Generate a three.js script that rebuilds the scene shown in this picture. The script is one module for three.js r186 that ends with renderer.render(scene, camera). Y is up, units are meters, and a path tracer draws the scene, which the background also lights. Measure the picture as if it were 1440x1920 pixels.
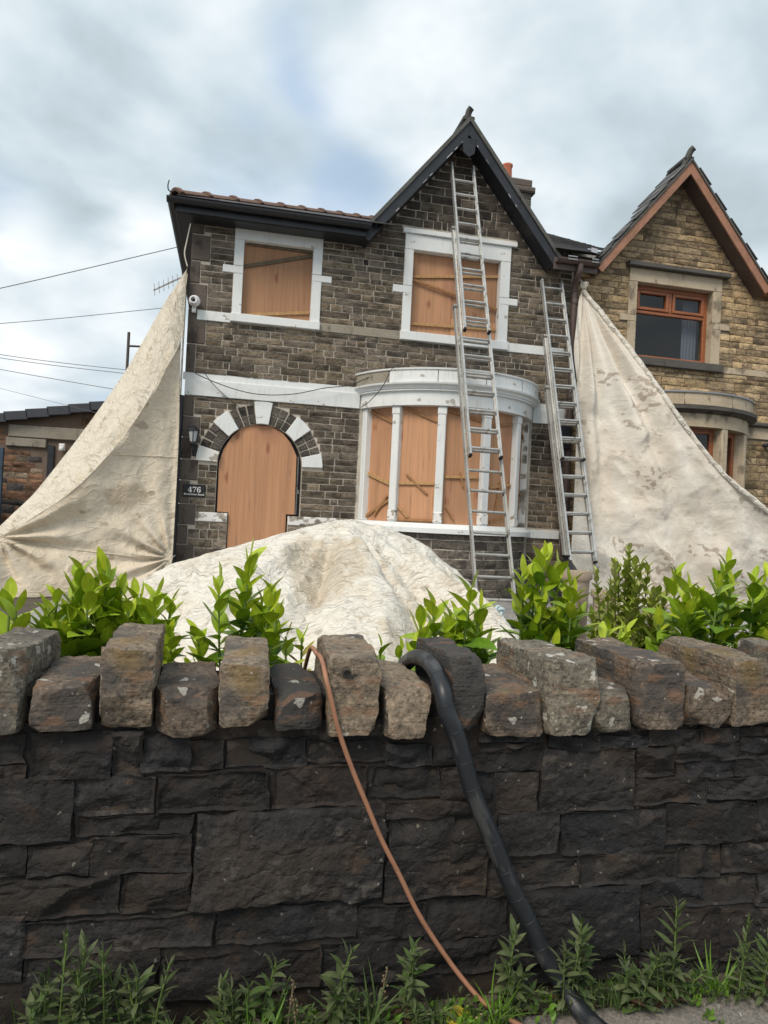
import * as THREE from 'three';
import { mergeGeometries, mergeVertices, toCreasedNormals } from 'three/addons/utils/BufferGeometryUtils.js';

// ---------------------------------------------------------------- camera, sky, sun, exposure
const scene = new THREE.Scene();
const R3 = Math.PI / 180;
const camera = new THREE.PerspectiveCamera(71.61, 0.75, 0.05, 900);
{
  const yaw = 12.233 * R3, pitch = 0.421 * R3, roll = 2.815 * R3;
  const F = new THREE.Vector3(Math.sin(yaw) * Math.cos(pitch), Math.sin(pitch), -Math.cos(yaw) * Math.cos(pitch));
  const r = new THREE.Vector3(Math.cos(yaw), 0, Math.sin(yaw)), u = new THREE.Vector3().crossVectors(r, F);
  const R = r.clone().multiplyScalar(Math.cos(roll)).addScaledVector(u, Math.sin(roll));
  const U = u.clone().multiplyScalar(Math.cos(roll)).addScaledVector(r, -Math.sin(roll));
  const m = new THREE.Matrix4().makeBasis(R, U, F.clone().negate());
  camera.position.set(0, 1.55, 0);
  camera.quaternion.setFromRotationMatrix(m);
  camera.updateMatrixWorld();
}
const renderer = new THREE.WebGLRenderer({ antialias: true });
renderer.toneMapping = THREE.LinearToneMapping;
renderer.toneMappingExposure = 1.8;
renderer.shadowMap.enabled = true;

const sun = new THREE.DirectionalLight(0xfff1e0, 1.5);
sun.position.set(-24, 42, 20);
sun.target.position.set(1.5, 1.5, -7);
sun.castShadow = true; sun.shadow.radius = 44; sun.shadow.mapSize.set(2048, 2048);
Object.assign(sun.shadow.camera, { left: -14, right: 14, top: 14, bottom: -14, near: 1, far: 90 });
scene.add(sun, sun.target);

// ---------------------------------------------------------------- noise
const fract = (x) => x - Math.floor(x), clamp = (x, a = 0, b = 1) => Math.min(b, Math.max(a, x)), mix = (a, b, t) => a + (b - a) * t;
const sstep = (a, b, x) => { const t = clamp((x - a) / (b - a)); return t * t * (3 - 2 * t); };
function hash3(x, y, z) {
  let h = Math.imul(x | 0, 374761393) ^ Math.imul(y | 0, 668265263) ^ Math.imul(z | 0, 2147483647 - 1640531);
  h = Math.imul(h ^ (h >>> 13), 1274126177); h ^= h >>> 16;
  h = Math.imul(h, 2246822519); h ^= h >>> 13;
  return (h >>> 0) / 4294967296;
}
function rng(seed) { let a = (seed * 2654435761) >>> 0; return () => { a |= 0; a = (a + 0x6d2b79f5) | 0; let t = Math.imul(a ^ (a >>> 15), 1 | a); t = (t + Math.imul(t ^ (t >>> 7), 61 | t)) ^ t; return ((t ^ (t >>> 14)) >>> 0) / 4294967296; }; }
function vn3(x, y, z) {   // value noise in space, 0..1
  const xi = Math.floor(x), yi = Math.floor(y), zi = Math.floor(z); let fx = x - xi, fy = y - yi, fz = z - zi;
  fx = fx * fx * (3 - 2 * fx); fy = fy * fy * (3 - 2 * fy); fz = fz * fz * (3 - 2 * fz);
  const a = mix(mix(hash3(xi, yi, zi), hash3(xi + 1, yi, zi), fx), mix(hash3(xi, yi + 1, zi), hash3(xi + 1, yi + 1, zi), fx), fy);
  const b = mix(mix(hash3(xi, yi, zi + 1), hash3(xi + 1, yi, zi + 1), fx), mix(hash3(xi, yi + 1, zi + 1), hash3(xi + 1, yi + 1, zi + 1), fx), fy);
  return mix(a, b, fz);
}
function fbm3(x, y, z, o = 4) { let s = 0, a = 0.5, n = 0; for (let i = 0; i < o; i++) { s += a * vn3(x, y, z); n += a; x = x * 2.03 + 7.1; y = y * 2.03 + 3.7; z = z * 2.03 + 1.3; a *= 0.5; } return s / n; }
function pn(x, y, px, py, s) {  // periodic value noise
  const xi = Math.floor(x), yi = Math.floor(y); let fx = x - xi, fy = y - yi; fx = fx * fx * (3 - 2 * fx); fy = fy * fy * (3 - 2 * fy);
  const X = ((xi % px) + px) % px, Y = ((yi % py) + py) % py, X1 = (X + 1) % px, Y1 = (Y + 1) % py;
  return mix(mix(hash3(X, Y, s), hash3(X1, Y, s), fx), mix(hash3(X, Y1, s), hash3(X1, Y1, s), fx), fy);
}
function pf(u, v, px, py, o, s) { let t = 0, a = 0.5, n = 0; for (let i = 0; i < o; i++) { t += a * pn(u * px, v * py, px, py, s + i * 17); n += a; px *= 2; py *= 2; a *= 0.5; } return t / n; }
function pw(u, v, p, s) {       // periodic cells: [nearest, second, id]
  const x = u * p, y = v * p, xi = Math.floor(x), yi = Math.floor(y); let d1 = 9, d2 = 9, id = 0;
  for (let j = -1; j <= 1; j++) for (let i = -1; i <= 1; i++) {
    const X = (((xi + i) % p) + p) % p, Y = (((yi + j) % p) + p) % p;
    const dx = xi + i + hash3(X, Y, s) - x, dy = yi + j + hash3(X, Y, s + 1) - y, d = Math.hypot(dx, dy);
    if (d < d1) { d2 = d1; d1 = d; id = hash3(X, Y, s + 2); } else if (d < d2) d2 = d;
  }
  return [d1, d2, id];
}

// ---------------------------------------------------------------- sky: broken overcast
{
  const W = 2048, H = 1024, d = new Float32Array(W * H * 4);
  const gaps = [[0.045, 0.56, -0.83, 0.03, 0.75], [0.06, 0.525, -0.85, 0.028, 0.7], [0.088, 0.5, -0.86, 0.035, 0.9], [0.116, 0.44, -0.89, 0.03, 0.6], [0.15, 0.42, -0.896, 0.04, 1], [0.1, 0.41, -0.91, 0.035, 0.6], [-0.033, 0.395, -0.92, 0.04, 0.6], [0.03, 0.395, -0.92, 0.05, 0.5], [0.01, 0.47, -0.883, 0.03, 0.4], [-0.27, 0.35, -0.9, 0.03, 0.5], [0.7, 0.5, 0.5, 0.2, 0.8], [-0.8, 0.45, 0.4, 0.2, 0.7], [0.1, 0.6, 0.8, 0.2, 0.7]];
  const puffs = [[-0.252, 0.32, -0.913, 0.05, 1], [-0.128, 0.343, -0.93, 0.045, 0.9], [-0.087, 0.538, -0.838, 0.12, 0.6], [0.231, 0.546, -0.805, 0.12, 0.7], [0.388, 0.401, -0.83, 0.07, 0.6], [-0.24, 0.21, -0.95, 0.1, 0.5]];
  const greys = [[-0.195, 0.345, -0.918, 0.045, 1], [0.414, 0.506, -0.757, 0.16, 0.55], [-0.16, 0.523, -0.837, 0.07, 0.6], [-0.25, 0.27, -0.93, 0.06, 0.4], [-0.22, 0.42, -0.88, 0.07, 0.3]];
  const blob = (L, x, y, z) => { let s = 0; for (const b of L) { const q = (x - b[0]) ** 2 + (y - b[1]) ** 2 + (z - b[2]) ** 2; s += b[4] * Math.exp(-q / (b[3] * b[3])); } return s; };
  for (let j = 0; j < H; j++) for (let i = 0; i < W; i++) {
    const el = ((j + 0.5) / H - 0.5) * Math.PI, az = ((i + 0.5) / W - 0.5) * 2 * Math.PI;
    const y = Math.sin(el), x = Math.cos(el) * Math.cos(az), z = Math.cos(el) * Math.sin(az);
    const k = (j * W + i) * 4;
    if (y < -0.02) { d[k] = 0.2; d[k + 1] = 0.2; d[k + 2] = 0.19; d[k + 3] = 1; continue; }
    const q = 1 / (Math.max(y, 0) + 0.28), px = x * q * 2.3, pz = z * q * 2.3;
    const wx = fbm3(px * 0.8 + 5, pz * 0.8, 2.2, 3) - 0.5, wz = fbm3(px * 0.8, pz * 0.8 + 9, 6.1, 3) - 0.5;
    const n = fbm3(px * 1.15 + wx * 0.7, pz * 1.15 + wz * 0.7, 3.3, 7), f = fbm3(px * 3.2 + wx, pz * 3.2 + wz, 8.7, 7);
    const j2 = 0.04 * (f - 0.5), j3 = 0.05 * (n - 0.5);
    const gx = x + j2 + wx * 0.07, gy = y + j3 * 1.6, gz = z;
    const gap = clamp(blob(gaps, gx, gy, gz) * (0.35 + 1.3 * f) + sstep(0.35, 0.26, n) * 0.4);
    const pf_ = blob(puffs, x + j2 * 1.5, y + j3 + wx * 0.05, z), gr = blob(greys, x + j2 * 1.5, y + j3, z);
    let L = 0.448 + (sstep(0.33, 0.67, n) - 0.5) * 0.13 + (f - 0.5) * 0.23 + pf_ * 0.12 - gr * 0.09;
    L = clamp(L, 0.33, 0.6);
    const warm = clamp((L - 0.4) * 5);
    let r = L * mix(0.84, 0.97, warm), g = L * mix(0.985, 1.0, warm), b = L * mix(1.07, 1.02, warm);
    const t = gap * 0.6; r = mix(r, 0.21, t); g = mix(g, 0.3, t); b = mix(b, 0.43, t);
    const hz = sstep(0.2, 0.0, y) * 0.35; r = mix(r, 0.43, hz); g = mix(g, 0.46, hz); b = mix(b, 0.49, hz);
    d[k] = r; d[k + 1] = g; d[k + 2] = b; d[k + 3] = 1;
  }
  const t = new THREE.DataTexture(d, W, H, THREE.RGBAFormat, THREE.FloatType);
  t.mapping = THREE.EquirectangularReflectionMapping; t.magFilter = t.minFilter = THREE.LinearFilter; t.wrapS = THREE.RepeatWrapping; t.needsUpdate = true;
  scene.background = t; scene.environment = t;
}
// ---------------------------------------------------------------- textures (uv are metres; repeat = 1 / tile size)
function tex(n, fn, tile, color = true, m = n) {
  const d = new Uint8Array(n * m * 4), o = [0, 0, 0];
  for (let j = 0; j < m; j++) for (let i = 0; i < n; i++) {
    fn((i + 0.5) / n, (j + 0.5) / m, o); const k = (j * n + i) * 4;
    for (let c = 0; c < 3; c++) d[k + c] = 255 * (color ? Math.pow(clamp(o[c]), 1 / 2.2) : clamp(o[c]));
    d[k + 3] = 255;
  }
  const t = new THREE.DataTexture(d, n, m); t.wrapS = t.wrapT = THREE.RepeatWrapping; t.magFilter = THREE.LinearFilter; t.minFilter = THREE.LinearMipmapLinearFilter; t.generateMipmaps = true;
  if (color) t.colorSpace = THREE.SRGBColorSpace;
  const tx = Array.isArray(tile) ? tile : [tile, tile]; t.repeat.set(1 / tx[0], 1 / tx[1]); t.needsUpdate = true; return t;
}
const put = (o, r, g, b) => { o[0] = r; o[1] = g; o[2] = b; };
const lerp3 = (o, c, t) => { o[0] = mix(o[0], c[0], t); o[1] = mix(o[1], c[1], t); o[2] = mix(o[2], c[2], t); };
const T = {};
// sooty gritstone of the front wall
T.soot = tex(1024, (u, v, o) => {
  const a = pf(u, v, 5, 5, 5, 11), b = pf(u, v, 40, 40, 3, 31), c = pf(u, v, 3, 3, 4, 71), l = pf(u, v, 150, 150, 2, 5);
  const k = 0.3 + 0.9 * a + 1.1 * (b - 0.5) + 0.8 * (l - 0.5);
  put(o, 0.0185 * k, 0.017 * k, 0.0178 * k);
  lerp3(o, [0.036, 0.026, 0.019], sstep(0.5, 0.72, c) * 0.7);
  const w = pw(u, v, 80, 90); if (w[2] > 0.99) lerp3(o, [0.2, 0.19, 0.165], sstep(0.4, 0.05, w[0] + 1.6 * (l - 0.5)) * 0.8);
  const sc = pf(u, v, 10, 22, 5, 44); lerp3(o, [0.075, 0.066, 0.058], sstep(0.64, 0.74, sc) * sstep(0.45, 0.6, b) * 0.6); lerp3(o, [0.085, 0.05, 0.03], sstep(0.7, 0.8, pf(u, v, 7, 9, 5, 53)) * 0.5);
}, 0.95);
T.sootB = tex(1024, (u, v, o) => {
  const a = pf(u, v, 9, 14, 5, 12), b = pf(u, v, 70, 90, 3, 32), r = 1 - Math.abs(pf(u, v, 6, 11, 4, 62) * 2 - 1);
  const h = a * 0.45 + b * 0.2 + pf(u, v, 150, 150, 2, 39) * 0.12 - Math.pow(r, 7) * 0.28 + 0.2; put(o, h, h, h);
}, 0.95, false);
// brown weathered coping stone with lichen
const copingTex = (seed, brown, lich, ochre, dark) => tex(512, (u, v, o) => {
  const a = pf(u, v, 4, 4, 5, seed), b = pf(u, v, 40, 40, 3, seed + 3), c = pf(u, v, 3, 3, 4, seed + 9), e = pf(u, v, 6, 16, 4, seed + 21);
  const k = 0.35 + 0.95 * a + 1.3 * (b - 0.5) + 0.6 * (pf(u, v, 110, 110, 2, seed + 77) - 0.5); put(o, brown[0] * k, brown[1] * k, brown[2] * k);
  lerp3(o, [0.045, 0.043, 0.043], sstep(0.5 - dark, 0.72 - dark, c) * 0.8);
  lerp3(o, [0.2, 0.105, 0.055], sstep(0.58, 0.75, e) * 0.5);
  lerp3(o, [0.2, 0.13, 0.03], sstep(0.6, 0.8, pf(u, v, 4, 3, 4, seed + 33)) * ochre);
  const w = pw(u, v, 13, seed + 5); if (w[2] > 1 - lich) lerp3(o, [0.42, 0.42, 0.39], sstep(0.45, 0.25, w[0] + 1.3 * (pf(u, v, 36, 36, 4, seed + 8) - 0.5)) * 0.85);
  const w2 = pw(u, v, 50, seed + 6); if (w2[2] > 1 - lich * 0.5) lerp3(o, [0.4, 0.39, 0.35], sstep(0.4, 0.1, w2[0] + 0.8 * (b - 0.5)) * 0.7);
}, 0.5);
T.cop1 = copingTex(101, [0.19, 0.155, 0.115], 0.02, 0.45, 0.01);
T.cop2 = copingTex(202, [0.15, 0.118, 0.09], 0.035, 0.3, 0.06);
T.cop3 = copingTex(303, [0.165, 0.15, 0.12], 0.07, 0.15, 0);
T.cop4 = copingTex(404, [0.06, 0.056, 0.052], 0.015, 0, 0.16);
T.copB = tex(512, (u, v, o) => { const h = pf(u, v, 9, 14, 5, 15) * 0.5 + pf(u, v, 60, 60, 2, 35) * 0.25 + pf(u, v, 5, 42, 3, 45) * 0.35; put(o, h, h, h); }, 0.5, false);
// house stone: neutral multiplier, each stone carries its own tone
T.stone = tex(512, (u, v, o) => {
  const a = pf(u, v, 12, 20, 5, 211), b = pf(u, v, 60, 90, 3, 231), c = pf(u, v, 5, 8, 4, 271), s = pf(u, v, 9, 30, 4, 281);
  const k = 0.3 + 0.95 * a + 1.2 * (b - 0.5); put(o, k, k * 0.985, k * 0.96);
  lerp3(o, [0.26, 0.255, 0.25], sstep(0.48, 0.68, c) * 0.8); lerp3(o, [1.0, 0.95, 0.86], sstep(0.6, 0.75, s) * 0.6);
}, 1.1);
T.stoneB = tex(512, (u, v, o) => { const h = pf(u, v, 14, 26, 5, 215) * 0.75 + pf(u, v, 80, 100, 2, 235) * 0.25; put(o, h, h, h); }, 1.1, false);
T.mortar = tex(256, (u, v, o) => { const k = 0.55 + 0.8 * pf(u, v, 6, 6, 5, 311) + 0.3 * (pf(u, v, 60, 60, 2, 331) - 0.5); put(o, k, k, k); }, 0.8);
// weathered white masonry paint
T.paint = tex(1024, (u, v, o) => {
  const a = pf(u, v, 6, 6, 5, 411), g = pf(u, v, 40, 6, 3, 421), e = pf(u, v, 9, 14, 5, 431), b = pf(u, v, 90, 90, 2, 441);
  const k = 0.93 + 0.1 * (a - 0.5) + 0.05 * (b - 0.5); put(o, k * 0.985, k, k);
  lerp3(o, [0.62, 0.6, 0.55], sstep(0.6, 0.85, g) * 0.3);
  lerp3(o, [0.4, 0.37, 0.31], sstep(0.76, 0.775, e) * 0.8);
}, 1.3);
T.paintWorn = tex(512, (u, v, o) => {
  const a = pf(u, v, 10, 14, 5, 451), b = pf(u, v, 80, 80, 2, 461); const k = 0.95 + 0.15 * (b - 0.5); put(o, k, k, k * 0.98);
  lerp3(o, [0.42, 0.37, 0.31], sstep(0.53, 0.56, a) * 0.85); lerp3(o, [0.2, 0.17, 0.14], sstep(0.63, 0.68, a) * 0.8);
}, 0.7);
T.bareStone = tex(512, (u, v, o) => { const a = pf(u, v, 5, 5, 5, 471), b = pf(u, v, 70, 70, 2, 481), c = pf(u, v, 9, 4, 4, 491); const k = 0.72 + 0.5 * a + 0.35 * (b - 0.5); put(o, k, k * 0.98, k * 0.94); lerp3(o, [0.3, 0.29, 0.28], sstep(0.58, 0.78, c) * 0.75); }, 1.0);
// plywood: long vertical figure with reddish stain
T.ply = tex(1024, (u, v, o) => {
  const w = 0.05 * (pf(u, v, 3, 2, 3, 511) - 0.5), a = pf(fract(u + w + 1), v, 26, 2, 4, 521), b = pf(fract(u + w + 1), v, 110, 4, 3, 531), c = pf(u, v, 4, 2, 4, 541), f = Math.abs(fract(pf(fract(u + w * 2 + 1), v, 6, 1, 3, 551) * 9) - 0.5);
  const k = 0.82 + 0.32 * (a - 0.5) + 0.3 * (b - 0.5) + 0.1 * (f - 0.25) + 0.2 * c; put(o, 0.57 * k, 0.315 * k, 0.175 * k);
  lerp3(o, [0.38, 0.185, 0.11], sstep(0.55, 0.75, c) * 0.55); lerp3(o, [0.24, 0.12, 0.075], sstep(0.72, 0.82, pf(u, v, 34, 5, 4, 561)) * 0.4);
  const st = pw(u, v, 5, 577); lerp3(o, [0.26, 0.085, 0.04], sstep(0.2, 0.02, st[0] + 0.25 * (pf(u, v, 60, 8, 3, 581) - 0.5)) * (st[2] > 0.7 ? 0.7 : 0));
}, [1.25, 2.4]);
T.batten = tex(256, (u, v, o) => { const a = pf(u, v, 3, 24, 4, 611), b = pf(u, v, 8, 60, 2, 621); const k = 0.7 + 0.5 * (a - 0.5) + 0.4 * (b - 0.5) + 0.15; put(o, k, k * 0.98, k * 0.95); }, [0.8, 0.25]);
// tarpaulin: off white, grubby, finely crumpled
const crease = (u, v, s) => {   // distance from the nearest wrinkle valley at two sizes
  const wx = (pf(u, v, 4, 4, 4, s + 1) - 0.5) * 0.26, wy = (pf(u, v, 4, 4, 4, s + 7) - 0.5) * 0.26, a = fract(u + wx + 2), b = fract(v + wy + 2);
  return [Math.abs(pf(a, b, 9, 13, 2, s + 21) * 2 - 1), Math.abs(pf(fract(a + wy + 1), fract(b + wx + 1), 17, 26, 2, s + 41) * 2 - 1)];
};
T.tarp = tex(1024, (u, v, o) => {
  const c = crease(u, v, 711), a = pf(u, v, 3, 3, 5, 721), b = pf(u, v, 100, 100, 2, 731), st = pf(u, v, 6, 6, 5, 741), e = pf(u, v, 4, 5, 4, 751);
  const k = 0.9 + 0.12 * (b - 0.5); put(o, 0.77 * k, 0.74 * k, 0.665 * k);
  const gate = sstep(0.35, 0.62, pf(u, v, 5, 5, 3, 771));
  lerp3(o, [0.4, 0.35, 0.27], (sstep(0.12, 0.0, c[0]) * 0.6 + sstep(0.12, 0.0, c[1]) * 0.35) * (0.2 + 0.8 * gate));
  lerp3(o, [0.6, 0.52, 0.4], sstep(0.5, 0.75, a) * 0.4); lerp3(o, [0.27, 0.21, 0.15], sstep(0.68, 0.78, st) * 0.55);
  lerp3(o, [0.33, 0.22, 0.12], sstep(0.7, 0.82, e) * 0.35);
}, 0.9);
T.tarpB = tex(1024, (u, v, o) => {
  const c = crease(u, v, 711); const h = sstep(0, 0.4, c[0]) * 0.45 + sstep(0, 0.4, c[1]) * 0.25 + pf(u, v, 7, 7, 5, 761) * 0.4; put(o, h, h, h);
}, 0.9, false);
// inner, woven face of the tarpaulin: browner, streaky, blotched
T.sack = tex(1024, (u, v, o) => {
  const a = pf(u, v, 3, 2, 5, 811), b = pf(u, v, 120, 120, 2, 821), s = pf(u, v, 14, 3, 4, 831), sp = pf(u, v, 16, 16, 4, 841), m = pf(u, v, 5, 5, 5, 851), wv = 0.5 + 0.5 * Math.sin(u * 900) * Math.sin(v * 900);
  const k = 0.82 + 0.2 * (b - 0.5) + 0.05 * wv; put(o, 0.76 * k, 0.67 * k, 0.53 * k);
  lerp3(o, [0.46, 0.37, 0.25], sstep(0.42, 0.7, a) * 0.5); lerp3(o, [0.7, 0.64, 0.53], sstep(0.5, 0.75, s) * 0.45);
  lerp3(o, [0.22, 0.165, 0.1], sstep(0.7, 0.78, sp) * 0.5); lerp3(o, [0.3, 0.22, 0.13], sstep(0.64, 0.76, m) * 0.45);
}, 2.1);
T.sackR = tex(1024, (u, v, o) => {
  const a = pf(u, v, 3, 2, 5, 911), b = pf(u, v, 120, 120, 2, 921), s = pf(u, v, 10, 3, 4, 931), sp = pf(u, v, 24, 24, 4, 941), m = pf(u, v, 7, 7, 5, 951);
  const k = 0.86 + 0.2 * (b - 0.5); put(o, 0.76 * k, 0.725 * k, 0.65 * k);
  lerp3(o, [0.62, 0.54, 0.44], sstep(0.42, 0.7, a) * 0.45); lerp3(o, [0.74, 0.72, 0.67], sstep(0.5, 0.72, s) * 0.5);
  lerp3(o, [0.3, 0.235, 0.175], sstep(0.69, 0.77, sp) * 0.3); lerp3(o, [0.23, 0.165, 0.115], sstep(0.67, 0.72, m) * sstep(0.5, 0.56, pf(u, v, 46, 46, 4, 961)) * 0.6);
}, 2.3);
T.cloth = tex(512, (u, v, o) => { const c = crease(u, v, 1711); const h = pf(u, v, 9, 9, 5, 1761) * 0.7 + sstep(0, 0.3, c[0]) * 0.3; put(o, h, h, h); }, 1.0, false);
T.slate = tex(512, (u, v, o) => { const a = pf(u, v, 6, 6, 5, 1011), b = pf(u, v, 60, 60, 2, 1021), c = pf(u, v, 8, 8, 4, 1031); const k = 0.6 + 0.6 * a + 0.4 * (b - 0.5); put(o, k, k, k); lerp3(o, [0.75, 0.85, 0.55], sstep(0.62, 0.78, c) * 0.5); }, 0.9);
T.concrete = tex(1024, (u, v, o) => {
  const a = pf(u, v, 5, 5, 5, 1111), b = pf(u, v, 160, 160, 2, 1121), w = pw(u, v, 90, 1131), c = pf(u, v, 8, 8, 5, 1141);
  const k = 0.68 + 0.42 * a + 0.75 * (b - 0.5) + 0.25 * (w[2] - 0.5); put(o, 0.42 * k, 0.4 * k, 0.37 * k); lerp3(o, [0.14, 0.13, 0.11], sstep(0.55, 0.74, c) * 0.6);
}, 0.9);
T.soil = tex(512, (u, v, o) => { const a = pf(u, v, 6, 6, 6, 1211), b = pf(u, v, 90, 90, 2, 1221); const k = 0.5 + a + 0.7 * (b - 0.5); put(o, 0.085 * k, 0.067 * k, 0.05 * k); }, 0.7);
T.grit = tex(256, (u, v, o) => { const h = pf(u, v, 20, 20, 4, 1311); put(o, h, h, h); }, 0.3, false);
T.metal = tex(256, (u, v, o) => { const a = pf(u, v, 5, 5, 5, 1411), b = pf(u, v, 60, 60, 2, 1421), c = pf(u, v, 12, 12, 4, 1431); const k = 0.72 + 0.4 * (a - 0.5) + 0.25 * (b - 0.5); put(o, k, k, k * 0.985); lerp3(o, [0.25, 0.23, 0.2], sstep(0.64, 0.76, c) * 0.7); }, 0.5);
T.leaf = tex(256, (u, v, o) => { const a = pf(u, v, 4, 6, 4, 1511); const rib = sstep(0.05, 0.015, Math.abs(u - 0.5)), vv = fract(v * 9 - Math.abs(u - 0.5) * 6), ve = sstep(0.1, 0.02, Math.abs(vv - 0.5)); const k = 0.82 + 0.36 * (a - 0.5); put(o, k, k, k); lerp3(o, [1, 1, 0.85], rib * 0.6 + ve * 0.18); }, 1);
T.rubber = tex(256, (u, v, o) => { const a = pf(u, v, 6, 4, 5, 1611), b = pf(u, v, 70, 50, 2, 1621), c = pf(u, v, 14, 6, 4, 1631); const k = 0.75 + 0.5 * (a - 0.5) + 0.3 * (b - 0.5); put(o, 0.016 * k, 0.02 * k, 0.026 * k); lerp3(o, [0.09, 0.09, 0.088], sstep(0.58, 0.74, c) * 0.45); }, [1.3, 0.16]);
T.rubble = tex(512, (u, v, o) => { const a = pf(u, v, 6, 9, 5, 1811), b = pf(u, v, 60, 60, 3, 1821), c = pf(u, v, 7, 14, 4, 1831); const k = 0.6 + 0.6 * a + 0.6 * (b - 0.5); put(o, k, k * 0.95, k * 0.9); lerp3(o, [0.35, 0.33, 0.34], sstep(0.55, 0.7, c) * 0.7); }, 0.9);

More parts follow.
